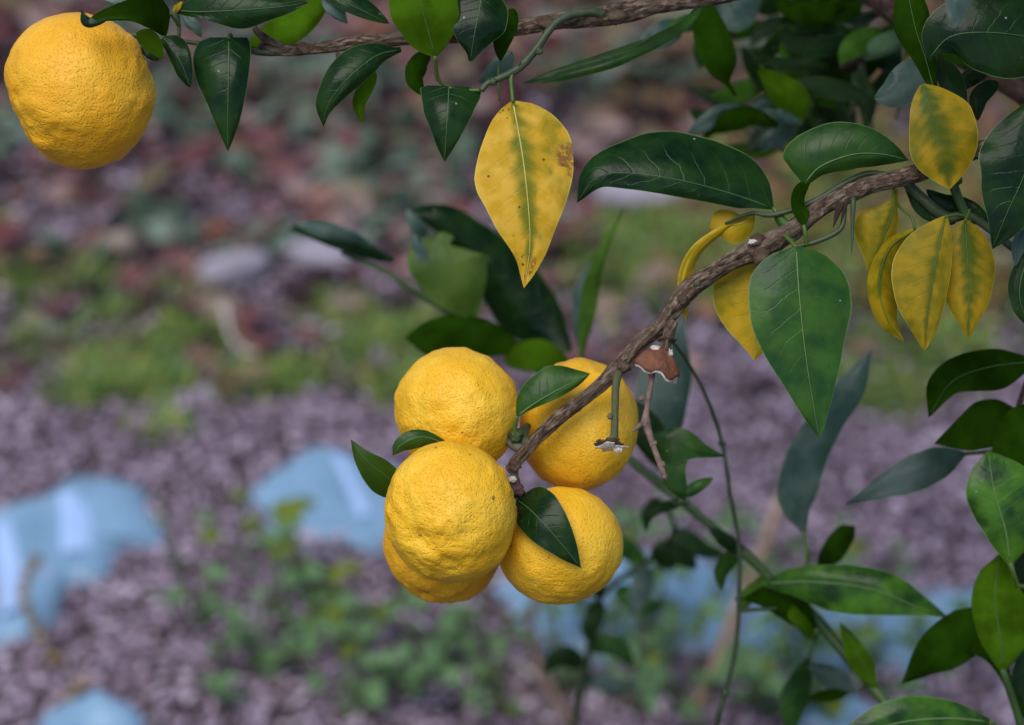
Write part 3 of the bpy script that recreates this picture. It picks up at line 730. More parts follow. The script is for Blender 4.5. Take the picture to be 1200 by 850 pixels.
# stalks from the branch end to the fruits
child_tube("fruit_stalk", B1, [(601, 548, 60, 6), (603, 560, 58, 5), (600, 572, 50, 5), (592, 580, 40, 4)], M['greywood'], 12, 20, .1, 8)
child_tube("fruit_stalk", B1, [(603, 560, 58, 5), (608, 574, 62, 5), (614, 588, 66, 4)], M['calyx_purple'], 12, 20, .1, 9)
child_tube("fruit_stalk", B1, [(612, 528, 56, 6), (600, 520, 66, 6.5), (590, 512, 76, 6)], M['greywood'], 12, 20, .1, 10)
child_tube("fruit_stalk", B1, [(618, 522, 56, 6), (614, 510, 68, 6), (618, 500, 84, 5)], M['twig'], 12, 20, .1, 11)
child_blob("calyx_stub", B1, 606, 576, 44, 9, 'calyx_purple', .35, 2, 31, (1, .9, 1))
child_blob("calyx_stub", B1, 600, 562, 46, 5, 'pith', .35, 2, 33, (1, .6, .8))
child_blob("calyx_stub", B1, 605, 510, 58, 8, 'twig', .35, 2, 36)
# thorns and dark dead stubs under the branch
thorn(B1, (1000, 232, -14), (998, 300, -16), 'twig', 3.5); thorn(B1, (985, 238, -10), (976, 268, -14), 'bark_dark', 5); thorn(B1, (992, 236, -10), (985, 262, -14), 'bark_dark', 3)
child_tube("twig", B1, [(1110, 196, -6, 4), (1050, 205, 4, 3.4), (1010, 205, 8, 3.4), (950, 238, 10, 3.6), (905, 252, 14, 3.2), (880, 250, 24, 2.2), (850, 262, 30, 1.6)], M['twig'], 10, 40)
child_tube("twig", B1, [(930, 290, -4, 3.0), (960, 282, -8, 3.2), (985, 268, -10, 3.2), (990, 245, -8, 3)], M['twig'], 10, 30)
child_tube("twig", B1, [(1058, 210, 14, 6), (1080, 232, 18, 6.5), (1110, 255, 20, 7), (1140, 255, 18, 5), (1200, 300, 24, 5), (1290, 360, 40, 6)], M['twig'], 12, 40)
child_tube("twig", B1, [(1135, 262, 16, 5), (1120, 225, 10, 6), (1112, 200, 6, 6), (1100, 172, 2, 6)], M['shoot'], 10, 30)
# big leaves on the branch
leaf(B1, 'mid', [(933, 289, -30), (937, 350, -44), (946, 430, -44), (960, 513, -34)],
     [(0, 3), (.02, 20), (.05, 33), (.12, 49), (.18, 57), (.32, 61), (.5, 49), (.68, 36), (.81, 23), (.92, 11), (.97, 6), (1, 0)],
     [(0, 3), (.02, 22), (.05, 36), (.12, 52), (.18, 58), (.32, 61), (.5, 51), (.68, 34), (.81, 21), (.92, 10), (.97, 4), (1, 0)], cup=.12, roll=.1, label="broad green leaf hanging face on below the branch",
     pet=[(933, 290, -30, 2.4), (928, 284, -24, 2.6), (920, 276, -8, 3)], n=36)
leaf(B1, 'dark', [(906, 244, 22), (860, 228, 10), (800, 212, 0), (740, 203, 0), (700, 207, 0), (676, 238, 8)],
     [(0, 2), (.04, 5), (.1, 9), (.19, 15), (.44, 20), (.69, 19), (.85, 14), (.95, 5), (1, 0)], [(0, 2), (.03, 16), (.08, 32), (.19, 50), (.44, 57), (.6, 50), (.69, 41), (.85, 20), (.95, 7), (1, 0)],
     cup=.35, roll=-.25, label="long dark glossy leaf arching left from the branch", pet=[(906, 243, 22, 2.4), (912, 252, 18, 2.8), (922, 268, 10, 3), (930, 283, 2, 3)], n=36, rib=.8)
leaf(B1, 'mid', [(906, 246, 20), (916, 258, 12), (926, 272, 4), (931, 286, -4)], 6, 8, cup=.5, rib=False, peak=.5, label="small wing on the stalk of the arching leaf")
leaf(B1, 'mid', [(942, 216, -4), (962, 195, -16), (1000, 181, -20), (1035, 181, -16), (1065, 188, -8)],
     [(0, 3), (.06, 36), (.15, 44), (.3, 45), (.5, 40), (.7, 27), (.88, 12), (1, 0)], [(0, 3), (.06, 6), (.15, 9), (.4, 16), (.6, 17), (.8, 12), (.93, 5), (1, 0)], cup=.45, roll=-.2, label="green leaf bent over above the branch", n=30)
leaf(B1, 'shade', [(942, 264, -12), (934, 245, -12), (936, 228, -8), (946, 213, -4)], [(0, 2), (.2, 5), (.5, 7), (.8, 8), (1, 4)], [(0, 2), (.2, 13), (.5, 9), (.8, 7), (1, 4)], side='under', cup=.3, rib=False,
     pet=[(942, 264, -12, 2.4), (944, 276, -12, 2.8), (945, 288, -8, 2.6)])
leaf(B1, 'yellow_green', [(1081, 99, -30), (1092, 135, -40), (1105, 180, -40), (1113, 222, -30)], [(0, 3), (.08, 20), (.22, 38), (.4, 48), (.6, 46), (.8, 30), (.92, 14), (1, 0)], [(0, 3), (.08, 13), (.22, 24), (.4, 32), (.6, 37), (.75, 33), (.9, 16), (1, 0)],
     cup=.15, label="yellow leaf with green centre standing at the top right", n=32, pet=[(1081, 100, -30, 2.3), (1096, 118, -14, 2.6), (1104, 150, -4, 3), (1104, 172, 0, 3)])
leaf(B1, 'yellow', [(1108, 254, -16), (1098, 300, -22), (1088, 360, -22), (1083, 412, -14)], [(0, 3), (.08, 9), (.25, 17), (.5, 20), (.7, 17), (.85, 12), (.95, 5), (1, 0)], [(0, 3), (.06, 16), (.2, 38), (.4, 50), (.6, 43), (.8, 24), (.93, 8), (1, 0)],
     cup=.2, label="yellow leaf with a green midrib, largest of the hanging group", n=30, pet=[(1108, 254, -16, 2), (1122, 252, 0, 2.2), (1135, 256, 14, 2.4)])
leaf(B1, 'yellow_green', [(1131, 258, 4), (1134, 310, 0), (1135, 360, 2), (1134, 398, 6)], [(0, 3), (.1, 18), (.3, 31), (.5, 31), (.7, 23), (.88, 10), (1, 0)], [(0, 3), (.1, 16), (.3, 24), (.5, 29), (.7, 25), (.88, 10), (1, 0)],
     cup=.25, label="yellow green leaf, rightmost of the hanging group", n=28, pet=[(1131, 259, 4, 2), (1134, 252, 10, 2.2), (1136, 246, 14, 2.2)])
leaf(B1, 'yellow', [(1072, 270, 10), (1042, 292, 4), (1030, 335, 2), (1040, 375, 6), (1060, 402, 14)], [(0, 3), (.2, 12), (.4, 20), (.6, 20), (.8, 11), (.93, 4), (1, 0)], [(0, 3), (.2, 9), (.4, 13), (.6, 14), (.8, 10), (.93, 3), (1, 0)],
     cup=.5, roll=.3, side='under', label="narrow yellow leaf edge on behind the largest hanging one", pet=[(1072, 270, 10, 1.8), (1068, 254, 12, 1.8), (1052, 240, 14, 1.8), (1046, 216, 8, 2)])
leaf(B1, 'yellow', [(1050, 222, 4), (1044, 255, 4), (1030, 290, 6), (1017, 319, 10)], [(0, 3), (.2, 5), (.4, 12), (.6, 13), (.8, 10), (1, 0)], [(0, 3), (.15, 8), (.35, 34), (.5, 38), (.65, 34), (.85, 14), (1, 0)], cup=.5, roll=.4,
     label="folded yellow leaf hanging next to the branch")
leaf(B1, 'golden', [(906, 296, 30), (898, 340, 36), (890, 385, 40), (884, 423, 44)], [(0, 4), (.2, 22), (.5, 30), (.8, 18), (1, 0)], [(0, 4), (.15, 40), (.35, 62), (.55, 58), (.75, 38), (.9, 14), (1, 0)], cup=.15, label="golden leaf behind the branch and the broad green leaf",
     pet=[(906, 296, 30, 2), (912, 288, 24, 2), (918, 280, 16, 2)])
leaf(B1, 'golden', [(884, 252, 40), (868, 262, 34), (850, 264, 34), (831, 268, 40)], [(0, 2), (.2, 14), (.5, 22), (.8, 12), (1, 0)], [(0, 2), (.2, 8), (.5, 16), (.8, 18), (1, 0)], cup=.3, rib=.7, label="small golden leaf above the branch")
leaf(B1, 'golden', [(870, 258, 34), (842, 272, 30), (815, 296, 30), (802, 330, 34), (804, 378, 40)], [(0, 2), (.2, 5), (.5, 7), (.8, 6), (1, 0)], [(0, 2), (.2, 5), (.5, 8), (.8, 7), (1, 0)], cup=.8, roll=.6, rib=False, label="golden leaf curled edge on behind the branch")
leaf(B1, 'dark', [(1212, 118, -50), (1205, 190, -66), (1180, 250, -66), (1163, 292, -54)], [(0, 6), (.3, 30), (.6, 30), (.78, 26), (.9, 14), (1, 0)], [(0, 6), (.2, 46), (.45, 58), (.65, 42), (.8, 22), (.92, 9), (1, 0)], cup=.1,
     label="dark bluish leaf cut by the right edge", n=32)
leaf(B1, 'dark', [(1088, 70, -50), (1112, 44, -64), (1150, 38, -70), (1200, 43, -66), (1260, 60, -50)], [(0, 3), (.1, 24), (.3, 44), (.55, 52), (.8, 34), (1, 0)], [(0, 3), (.06, 3), (.2, 28), (.45, 50), (.7, 48), (.9, 22), (1, 0)], cup=.2, label="large dark leaf at the top right corner", n=32)
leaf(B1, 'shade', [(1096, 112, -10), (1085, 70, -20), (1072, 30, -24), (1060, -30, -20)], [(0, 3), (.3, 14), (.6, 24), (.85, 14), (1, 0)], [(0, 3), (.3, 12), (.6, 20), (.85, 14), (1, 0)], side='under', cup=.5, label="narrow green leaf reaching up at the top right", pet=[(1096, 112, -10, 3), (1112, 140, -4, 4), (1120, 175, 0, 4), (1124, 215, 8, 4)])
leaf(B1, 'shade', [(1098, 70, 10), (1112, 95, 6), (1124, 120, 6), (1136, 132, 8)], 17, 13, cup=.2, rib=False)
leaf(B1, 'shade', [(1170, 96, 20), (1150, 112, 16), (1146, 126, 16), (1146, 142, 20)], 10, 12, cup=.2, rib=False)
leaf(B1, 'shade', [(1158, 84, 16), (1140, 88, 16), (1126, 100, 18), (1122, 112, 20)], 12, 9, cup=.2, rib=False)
leaf(B1, 'pale', [(1098, 76, 130), (1070, 88, 120), (1046, 108, 120), (1024, 116, 130)], 26, 20, peak=.45, cup=.3, rib=False, label="slate grey leaf behind the yellow leaf at top right")
leaf(B1, 'shade', [(1120, 262, 20), (1085, 248, 22), (1068, 225, 22), (1060, 208, 24)], 9, 12, cup=.2, rib=False)
leaf(B1, 'dark', [(1160, 262, 20), (1130, 246, 22), (1105, 238, 22), (1085, 222, 24)], 12, 14, cup=.3, rib=False)
leaf(B1, 'pale', [(1204, 262, -10), (1196, 280, -16), (1192, 294, -16), (1190, 312, -12)], 8, 8, cup=.2, rib=.6)
leaf(B1, 'shade', [(1206, 296, -10), (1196, 330, -16), (1196, 355, -16), (1208, 385, -12)], 14, 14, cup=.3, rib=.8)
leaf(B1, 'pale', [(1140, -60, -330), (1132, -30, -330), (1122, 0, -330), (1118, 34, -330)], 20, 16, peak=.45, cup=.2, rib=False, label="pale leaf tip out of focus near the top right corner")
# cluster leaves
leaf(B1, 'mid', [(606, 488, 46), (622, 476, 40), (648, 460, 38), (692, 438, 46)], [(0, 2), (.1, 14), (.25, 24), (.5, 30), (.7, 26), (.88, 11), (1, 0)], [(0, 2), (.2, 4), (.5, 9), (.8, 7), (1, 0)], cup=.35, label="green leaf lying on the fruit behind the branch", rib=.9, pet=[(606, 488, 46, 2), (603, 500, 50, 2.4), (606, 514, 54, 2.6)])
leaf(B1, 'dark', [(606, 586, 44), (624, 600, -2), (650, 628, -18), (681, 666, -12)], [(0, 6), (.1, 19), (.3, 32), (.55, 28), (.8, 15), (1, 0)], [(0, 6), (.1, 8), (.3, 22), (.55, 24), (.8, 13), (1, 0)], cup=.15, label="pointed dark leaf lying on the lower right fruit", rib=.9, pet=[(606, 586, 44, 2), (604, 576, 52, 2.2), (603, 566, 56, 2.4)])
leaf(B1, 'olive', [(478, 578, 62), (452, 558, 40), (428, 538, 32), (411, 515, 36)], [(0, 4), (.25, 22), (.5, 22), (.75, 12), (1, 0)], [(0, 4), (.25, 13), (.5, 15), (.75, 9), (1, 0)], cup=.3, label="pointed green leaf left of the nearest fruit", rib=.8)
leaf(B1, 'mid', [(522, 520, 30), (495, 512, 16), (472, 520, 14), (460, 534, 22)], [(0, 3), (.3, 11), (.6, 12), (.85, 6), (1, 0)], [(0, 3), (.3, 7), (.6, 10), (.85, 7), (1, 0)], cup=.5, label="small curled leaf between the two left fruits", rib=.6)

# ------------------------------------------------------------------ upper branch
B2 = branch_thing("citrus_branch", (900, -25, 60), "brown branch running along the top edge above the spotted yellow leaf")
child_tube("limb", B2, [(1500, -60, 320, 17), (1200, -45, 200, 14), (1000, -38, 110, 12), (900, -20, 70, 11), (830, -3, 50, 10.5), (780, 5, 44, 10.5), (722, 15, 40, 12), (690, 20, 40, 10), (640, 27, 42, 9.5), (560, 38, 46, 9), (500, 43, 46, 8.5), (430, 49, 44, 7.5), (380, 56, 42, 7), (330, 59, 42, 6.5), (305, 54, 44, 5)], M['bark'], 36, 400, .19, 13)
child_tube("twig", B2, [(330, 56, 42, 5.5), (315, 48, 38, 5), (303, 38, 36, 4.5), (298, 32, 36, 3)], M['bark'], 16, 30, .12, 4)
child_tube("twig", B2, [(340, 60, 42, 5), (310, 62, 40, 4), (270, 56, 34, 3), (225, 50, 26, 2.6), (190, 46, 22, 2.6), (150, 40, 26, 3), (128, 34, 34, 3.4), (118, 28, 42, 3.6)], M['twig'], 12, 60, .04, 5)
child_tube("twig", B2, [(208, 50, 24, 2.4), (210, 36, 20, 2.2), (208, 20, 18, 2.4), (206, 12, 16, 2.2)], M['twig'], 10, 20)
child_tube("twig", B2, [(706, 16, 34, 7.5), (690, 14, 26, 5), (662, 20, 20, 4.6), (645, 34, 16, 4.6), (628, 58, 12, 4.8), (608, 80, 8, 4.8), (585, 92, 4, 4), (572, 97, 4, 3.6), (564, 106, 4, 3.6)], M['twig'], 14, 80, .06, 7)
for (b, t) in [((630, 55, 10), (638, 62, 4)), ((640, 40, 14), (630, 34, 8)), ((586, 92, 4), (570, 92, -2)), ((606, 80, 6), (612, 70, 0))]: thorn(B2, b, t)
for (x, y, r) in [(722, 18, 12), (500, 42, 8), (355, 57, 7), (640, 27, 9)]: child_blob("bark_knot", B2, x, y, 36, r, 'bark', .35, 1.8, int(x), (1.2, .8, .9))
child_blob("bud", B2, 632, 60, 8, 4.5, 'twig', .3, 2, 8); child_blob("bud", B2, 578, 96, 2, 4.5, 'twig', .3, 2, 9)
thorn(B2, (396, 62, 38), (394, 72, 36), 'bark', 3)
leaf(B2, 'yellow_spotted', [(601, 119, -6), (612, 180, -12), (619, 240, -14), (621, 290, -10), (614, 338, -2)],
     [(0, 4), (.03, 22), (.1, 42), (.18, 54), (.25, 58), (.4, 56), (.55, 44), (.7, 29), (.85, 15), (.93, 8), (1, 0)], [(0, 4), (.03, 16), (.1, 32), (.25, 51), (.4, 59), (.55, 51), (.7, 36), (.85, 15), (.93, 7), (1, 0)],
     cup=.12, roll=.05, label="yellow leaf with brown spots and a green midrib hanging alone", n=40, pet=[(601, 120, -6, 2.6), (600, 108, -4, 2.4), (599, 96, 2, 2.4), (600, 86, 6, 2.6)], rib=1.1)
# left end, around the single fruit
leaf(B2, 'shade', [(199, 16, 0), (180, 18, -60), (150, 20, -92), (122, 22, -98), (103, 26, -92), (95, 12, -84)], [(0, 5), (.12, 24), (.25, 25), (.45, 14), (.6, 5), (.8, 3), (1, 0)], [(0, 5), (.15, 18), (.35, 24), (.6, 20), (.8, 9), (1, 0)], side='under', cup=-.15, roll=.1, rib=False, label="curled green leaf over the top of the single fruit", pet=[(199, 16, 0, 2), (204, 22, 8, 2), (209, 30, 18, 2)])
leaf(B2, 'dark', [(126, 22, -102), (112, 27, -106), (100, 26, -104), (95, 11, -96)], [(0, 2), (.3, 4), (.6, 5), (1, 0)], [(0, 2), (.3, 4), (.6, 8), (1, 0)], cup=.3, rib=False)
leaf(B2, 'olive', [(160, 38, -64), (170, 46, -52), (180, 56, -40), (190, 70, -30)], 14, 9, side='under', cup=.3, rib=False, label="small olive leaf at the shoulder of the single fruit")
leaf(B2, 'shade', [(166, 54, 12), (174, 62, 8), (180, 67, 8), (186, 71, 10)], 7, 6, cup=.2, rib=False)
leaf(B2, 'dark', [(191, 44, 0), (203, 58, -8), (214, 78, -10), (223, 103, -6)], [(0, 3), (.15, 14), (.4, 17), (.7, 10), (.9, 5), (1, 0)], [(0, 3), (.15, 7), (.4, 10), (.7, 10), (.9, 5), (1, 0)], cup=.3, rib=.7)
leaf(B2, 'dark', [(207, 12, 6), (230, 14, -8), (280, 12, -18), (330, 8, -16), (362, 3, -8)], [(0, 5), (.2, 20), (.45, 22), (.7, 17), (1, 0)], [(0, 4), (.2, 8), (.35, 16), (.5, 22), (.7, 15), (.88, 7), (1, 0)], cup=.25, label="dark leaf lying flat along the top edge at left")
leaf(B2, 'golden', [(204, 15, 4), (207, 10, 0), (210, 6, -2), (214, 2, 0)], 4, 4, rib=False)
leaf(B2, 'dark', [(268, 44, 10), (268, 80, -8), (267, 130, -10), (267, 178, 0)], [(0, 22), (.05, 25), (.2, 26), (.45, 22), (.7, 15), (.9, 6), (1, 0)], [(0, 22), (.05, 36), (.2, 43), (.4, 38), (.65, 21), (.85, 9), (1, 0)], cup=.3, label="dark leaf drooping below the upper branch at left", rib=.8, pet=[(268, 46, 10, 2), (270, 40, 20, 2), (274, 52, 32, 2.2)])
leaf(B2, 'olive', [(292, 54, 70), (325, 44, 70), (355, 26, 74), (390, -8, 80)], 22, 16, side='under', cup=.3, rib=False)
leaf(B2, 'pale', [(378, -4, 50), (384, 8, 44), (394, 18, 44), (408, 28, 50)], [(0, 6), (.4, 24), (.7, 12), (1, 0)], 5, cup=.3, rib=False, label="shiny silvery leaf catching the sky at the top edge")
leaf(B2, 'dark', [(372, -18, 40), (400, 0, 30), (428, 14, 30), (456, 28, 36)], 16, 10, cup=.3, rib=.7)
leaf(B2, 'pale', [(214, 16, 60), (222, 26, 58), (230, 34, 58), (236, 44, 62)], 8, 7, cup=.2, rib=False); leaf(B2, 'pale', [(110, -12, 20), (130, -4, 14), (146, 2, 12), (160, 8, 14)], 9, 7, cup=.2, rib=False)
leaf(B2, 'dark', [(470, 58, 30), (440, 66, 10), (408, 92, -2), (385, 122, 2), (379, 149, 12)], [(0, 3), (.15, 8), (.4, 16), (.7, 12), (.9, 4), (1, 0)], [(0, 3), (.1, 6), (.35, 24), (.55, 27), (.8, 16), (.93, 6), (1, 0)], cup=.4, label="dark leaf curving down and left under the upper branch", rib=.7)
leaf(B2, 'olive', [(440, 84, 40), (430, 100, 36), (420, 120, 36), (425, 145, 40)], 10, 8, side='under', cup=.3, rib=False)
leaf(B2, 'olive', [(510, 66, -10), (500, 30, -24), (490, -10, -30), (480, -60, -20)], [(0, 3), (.08, 16), (.25, 30), (.5, 38), (.75, 28), (1, 0)], [(0, 3), (.08, 18), (.25, 36), (.5, 44), (.75, 30), (1, 0)], side='under', cup=.15, label="light green leaf seen from below, pointing up out of the frame", rib=.7, pet=[(510, 66, -10, 2.4), (511, 80, 2, 2.4), (514, 94, 14, 2.6), (530, 104, 18, 2), (560, 106, 8, 2)])
leaf(B2, 'shade', [(504, 62, 40), (490, 72, 36), (484, 92, 36), (496, 113, 40)], 14, 10, side='under', cup=.3, rib=False)
leaf(B2, 'dark', [(566, -20, -2), (562, 10, -16), (556, 40, -20), (551, 72, -12)], [(0, 10), (.3, 32), (.55, 34), (.75, 20), (.9, 9), (1, 2)], [(0, 10), (.3, 30), (.55, 30), (.75, 20), (.9, 6), (1, 2)], cup=.2, label="dark leaf hanging at the top edge right of the light green one", rib=.8)
leaf(B2, 'shade', [(602, 10, 40), (594, 32, 30), (588, 50, 30), (586, 72, 34)], 12, 12, side='under', cup=.3, rib=False, pet=[(586, 72, 34, 1.6), (584, 85, 30, 1.5), (585, 118, 30, 1.4)])
leaf(B2, 'pale', [(600, 60, 120), (588, 74, 118), (574, 88, 118), (560, 96, 122)], 14, 10, cup=.2, rib=False)
leaf(B2, 'dark', [(526, 101, 4), (525, 125, -10), (523, 155, -14), (521, 190, -6)], [(0, 24), (.04, 36), (.15, 37), (.35, 30), (.6, 20), (.85, 8), (1, 0)], [(0, 24), (.04, 33), (.15, 33), (.35, 29), (.6, 19), (.85, 8), (1, 0)], cup=.25, label="dark wedge shaped leaf beside the spotted yellow leaf", rib=.8, pet=[(526, 103, 4, 2), (540, 106, 8, 2), (562, 106, 6, 2.4)])
leaf(B2, 'mid', [(832, -12, 120), (800, 32, 100), (720, 70, 90), (612, 98, 100)], [(0, 3), (.3, 6), (.6, 9), (.85, 7), (1, 0)], [(0, 3), (.3, 9), (.6, 12), (.85, 7), (1, 0)], cup=.3, rib=False, label="long narrow green leaf out of focus under the upper branch")
# ------------------------------------------------------------------ green shoot passing behind the fruits
B3 = branch_thing("green_shoot", (1022, 806, 420), "long green shoot rising behind the fruits from the lower right", "shoot")
child_tube("stem", B3, [(1160, 1000, 330, 8.5), (1090, 890, 380, 8), (1022, 804, 420, 7), (985, 760, 440, 6.6), (950, 718, 460, 6.6), (915, 690, 475, 5.8), (880, 655, 490, 6.2), (840, 622, 515, 5.2), (800, 588, 540, 5.4), (740, 540, 580, 5), (680, 480, 620, 4.6), (620, 425, 650, 4.6), (560, 385, 670, 4.4), (500, 350, 690, 4), (450, 318, 700, 3.4), (400, 296, 710, 2.4)], M['shoot'], 14, 120, .04, 3)
leaf(B3, 'dark', [(462, 306, 705), (430, 298, 690), (395, 282, 684), (362, 270, 690), (338, 268, 700)], [(0, 3), (.3, 6), (.6, 10), (.85, 8), (1, 0)], [(0, 3), (.3, 13), (.6, 15), (.85, 9), (1, 0)], cup=.6, rib=False, label="curled dark leaf at the tip of the shoot")
leaf(B3, 'pale', [(440, 290, 680), (410, 276, 660), (380, 266, 656), (342, 262, 660)], [(0, 2), (.4, 8), (.7, 12), (1, 0)], [(0, 2), (.4, 6), (.7, 7), (1, 0)], cup=.2, rib=False)  # glint on the curled leaf, painted as a pale strip over it
leaf(B3, 'dusty', [(556, 372, 640), (540, 345, 625), (524, 312, 618), (518, 272, 630)], [(0, 5), (.2, 22), (.45, 36), (.7, 44), (.88, 36), (1, 4)], [(0, 5), (.2, 26), (.45, 44), (.62, 48), (.76, 30), (.86, 6), (.93, 14), (1, 2)], cup=.12, rib=False, wave=4, label="blurred bright green leaf standing behind the cluster")
leaf(B3, 'pale', [(502, 312, 622), (494, 298, 616), (490, 286, 614), (484, 272, 618)], 8, 6, cup=.3, rib=False)  # silver glint by the leaf's notch, painted as a small pale strip
leaf(B3, 'dark', [(668, 412, 690), (630, 360, 700), (570, 300, 700), (520, 262, 690), (472, 248, 690)], [(0, 4), (.2, 44), (.4, 44), (.6, 24), (.8, 14), (1, 0)], [(0, 4), (.2, 22), (.4, 30), (.6, 28), (.8, 24), (.92, 13), (1, 0)], cup=.5, wave=5, rib=False, label="large blurred dark leaf behind the cluster")
leaf(B3, 'pale', [(500, 278, 690), (490, 268, 680), (482, 256, 680), (476, 244, 684)], 9, 9, cup=.2, rib=False)  # pale strip painting the glint at the dark leaf's end
leaf(B3, 'shade', [(612, 410, 640), (570, 400, 630), (520, 392, 630), (474, 396, 640)], [(0, 3), (.3, 20), (.6, 34), (.85, 22), (1, 0)], [(0, 3), (.3, 24), (.6, 24), (.85, 14), (1, 0)], side='under', cup=.2, rib=False, label="blurred olive leaf right above the topmost fruit")
leaf(B3, 'olive', [(590, 420, 640), (620, 412, 630), (640, 412, 630), (668, 424, 640)], 14, 24, side='under', cup=.2, rib=False)
leaf(B3, 'mid', [(680, 420, 600), (688, 370, 590), (700, 310, 590), (732, 242, 600)], [(0, 2), (.3, 10), (.6, 8), (1, 0)], [(0, 2), (.3, 10), (.6, 8), (1, 0)], cup=.4, rib=False, side='under', label="blurred upright leaf right of the hanging yellow leaf")
leaf(B3, 'pale', [(682, 418, 604), (676, 380, 598), (676, 340, 598), (694, 300, 604)], [(0, 2), (.3, 4), (.6, 4), (1, 0)], [(0, 2), (.3, 16), (.6, 13), (1, 0)], cup=.3, rib=False)
leaf(B3, 'pale', [(780, 545, 560), (775, 490, 545), (782, 430, 545), (800, 370, 560)], [(0, 3), (.3, 28), (.6, 30), (.85, 14), (1, 0)], [(0, 3), (.3, 26), (.6, 30), (.85, 14), (1, 0)], cup=.15, rib=False, label="pale teal blurred leaf behind the dried peel cap")
leaf(B3, 'shade', [(735, 470, 520), (750, 500, 510), (770, 530, 510), (790, 560, 520)], 24, 16, cup=.3, rib=False)
leaf(B3, 'mid', [(764, 512, 240), (790, 520, 230), (820, 528, 230), (851, 536, 240)], [(0, 3), (.2, 16), (.4, 20), (.7, 9), (1, 0)], [(0, 3), (.2, 26), (.4, 22), (.6, 11), (.8, 5), (1, 0)], cup=.15, rib=False, label="dark notched leaf right of the dead twig, upper lobe")
leaf(B3, 'mid', [(776, 524, 236), (786, 548, 232), (796, 574, 232), (803, 587, 240)], [(0, 6), (.3, 22), (.5, 15), (.8, 9), (1, 0)], [(0, 6), (.3, 12), (.6, 14), (.8, 8), (1, 0)], cup=.15, rib=False)
leaf(B3, 'mid', [(796, 582, 238), (808, 576, 236), (822, 568, 236), (836, 560, 242)], 8, 7, cup=.15, rib=False, pet=[(796, 582, 238, 2), (790, 590, 300, 2), (800, 588, 480, 2.4), (804, 590, 530, 2.6)])
leaf(B3, 'mottled', [(896, 684, 380), (950, 682, 350), (1020, 690, 330), (1076, 712, 330), (1112, 724, 340)], [(0, 4), (.15, 16), (.4, 22), (.65, 24), (.85, 14), (1, 0)], [(0, 4), (.15, 16), (.4, 34), (.65, 28), (.85, 8), (1, 0)], cup=.3, rib=1.2, label="mottled green leaf lying level above the blue sheet", pet=[(896, 684, 380, 2.5), (905, 690, 420, 2.5), (922, 694, 468, 3)])
leaf(B3, 'shade', [(955, 738, 440), (930, 716, 410), (905, 704, 405), (868, 702, 415)], [(0, 3), (.3, 14), (.6, 14), (1, 0)], [(0, 3), (.3, 18), (.6, 24), (1, 0)], side='under', cup=.3, rib=False)
leaf(B3, 'olive', [(955, 750, 430), (940, 732, 410), (926, 716, 408), (905, 700, 415)], 8, 9, side='under', cup=.3, rib=False)
leaf(B3, 'olive', [(1026, 806, 410), (1012, 780, 395), (1000, 755, 390), (984, 728, 395)], [(0, 3), (.3, 13), (.6, 14), (1, 0)], [(0, 3), (.3, 12), (.6, 10), (1, 0)], side='under', cup=.3, rib=.8, label="pale yellowish green leaf along the shoot stem")
leaf(B3, 'shade', [(960, 668, 470), (972, 650, 450), (986, 634, 448), (1003, 616, 455)], [(0, 3), (.4, 12), (.8, 14), (1, 0)], [(0, 3), (.4, 14), (.8, 10), (1, 0)], side='under', cup=.2, rib=False)
leaf(B3, 'pale', [(942, 622, 480), (934, 582, 460), (962, 510, 450), (1000, 450, 450), (1022, 408, 460)], [(0, 4), (.2, 24), (.4, 28), (.6, 20), (.8, 16), (1, 0)], [(0, 4), (.2, 22), (.4, 20), (.6, 18), (.8, 16), (1, 0)], cup=.25, rib=False, label="long pale teal leaf rising behind the broad green leaf",
     pet=[(942, 622, 480, 3), (946, 650, 470, 3), (940, 706, 462, 3)])
leaf(B3, 'shade', [(800, 590, 540), (776, 594, 530), (760, 606, 528), (756, 624, 535)], 7, 6, cup=.2, rib=False)
leaf(B3, 'shade', [(872, 648, 490), (852, 634, 480), (842, 626, 478), (830, 618, 482)], 10, 8, cup=.2, rib=False)
leaf(B3, 'mid', [(905, 672, 480), (890, 690, 470), (876, 700, 468), (870, 716, 474)], 12, 12, side='under', cup=.2, rib=False)

leaf(B3, 'mid', [(948, 772, 640), (938, 796, 660), (930, 824, 670), (926, 862, 680)], [(0, 3), (.3, 13), (.6, 16), (1, 4)], [(0, 3), (.3, 12), (.6, 17), (1, 4)], cup=.3, rib=False, pet=[(948, 772, 640, 2), (956, 750, 560, 2), (962, 734, 458, 2.4)])
leaf(B3, 'pale', [(1000, 812, 600), (984, 800, 610), (966, 788, 620), (946, 780, 630)], 15, 13, cup=.2, rib=False, pet=[(1000, 812, 600, 2), (1010, 806, 520, 2), (1016, 798, 425, 2.4)])
leaf(B3, 'shade', [(994, 812, 560), (978, 814, 560), (962, 816, 565), (944, 818, 570)], 8, 7, side='under', cup=.2, rib=False, pet=[(994, 812, 560, 2), (1008, 808, 500, 2), (1016, 800, 425, 2.2)])
leaf(B3, 'mid', [(868, 646, 495), (852, 658, 520), (844, 672, 530), (846, 692, 540)], 11, 10, cup=.3, rib=False)
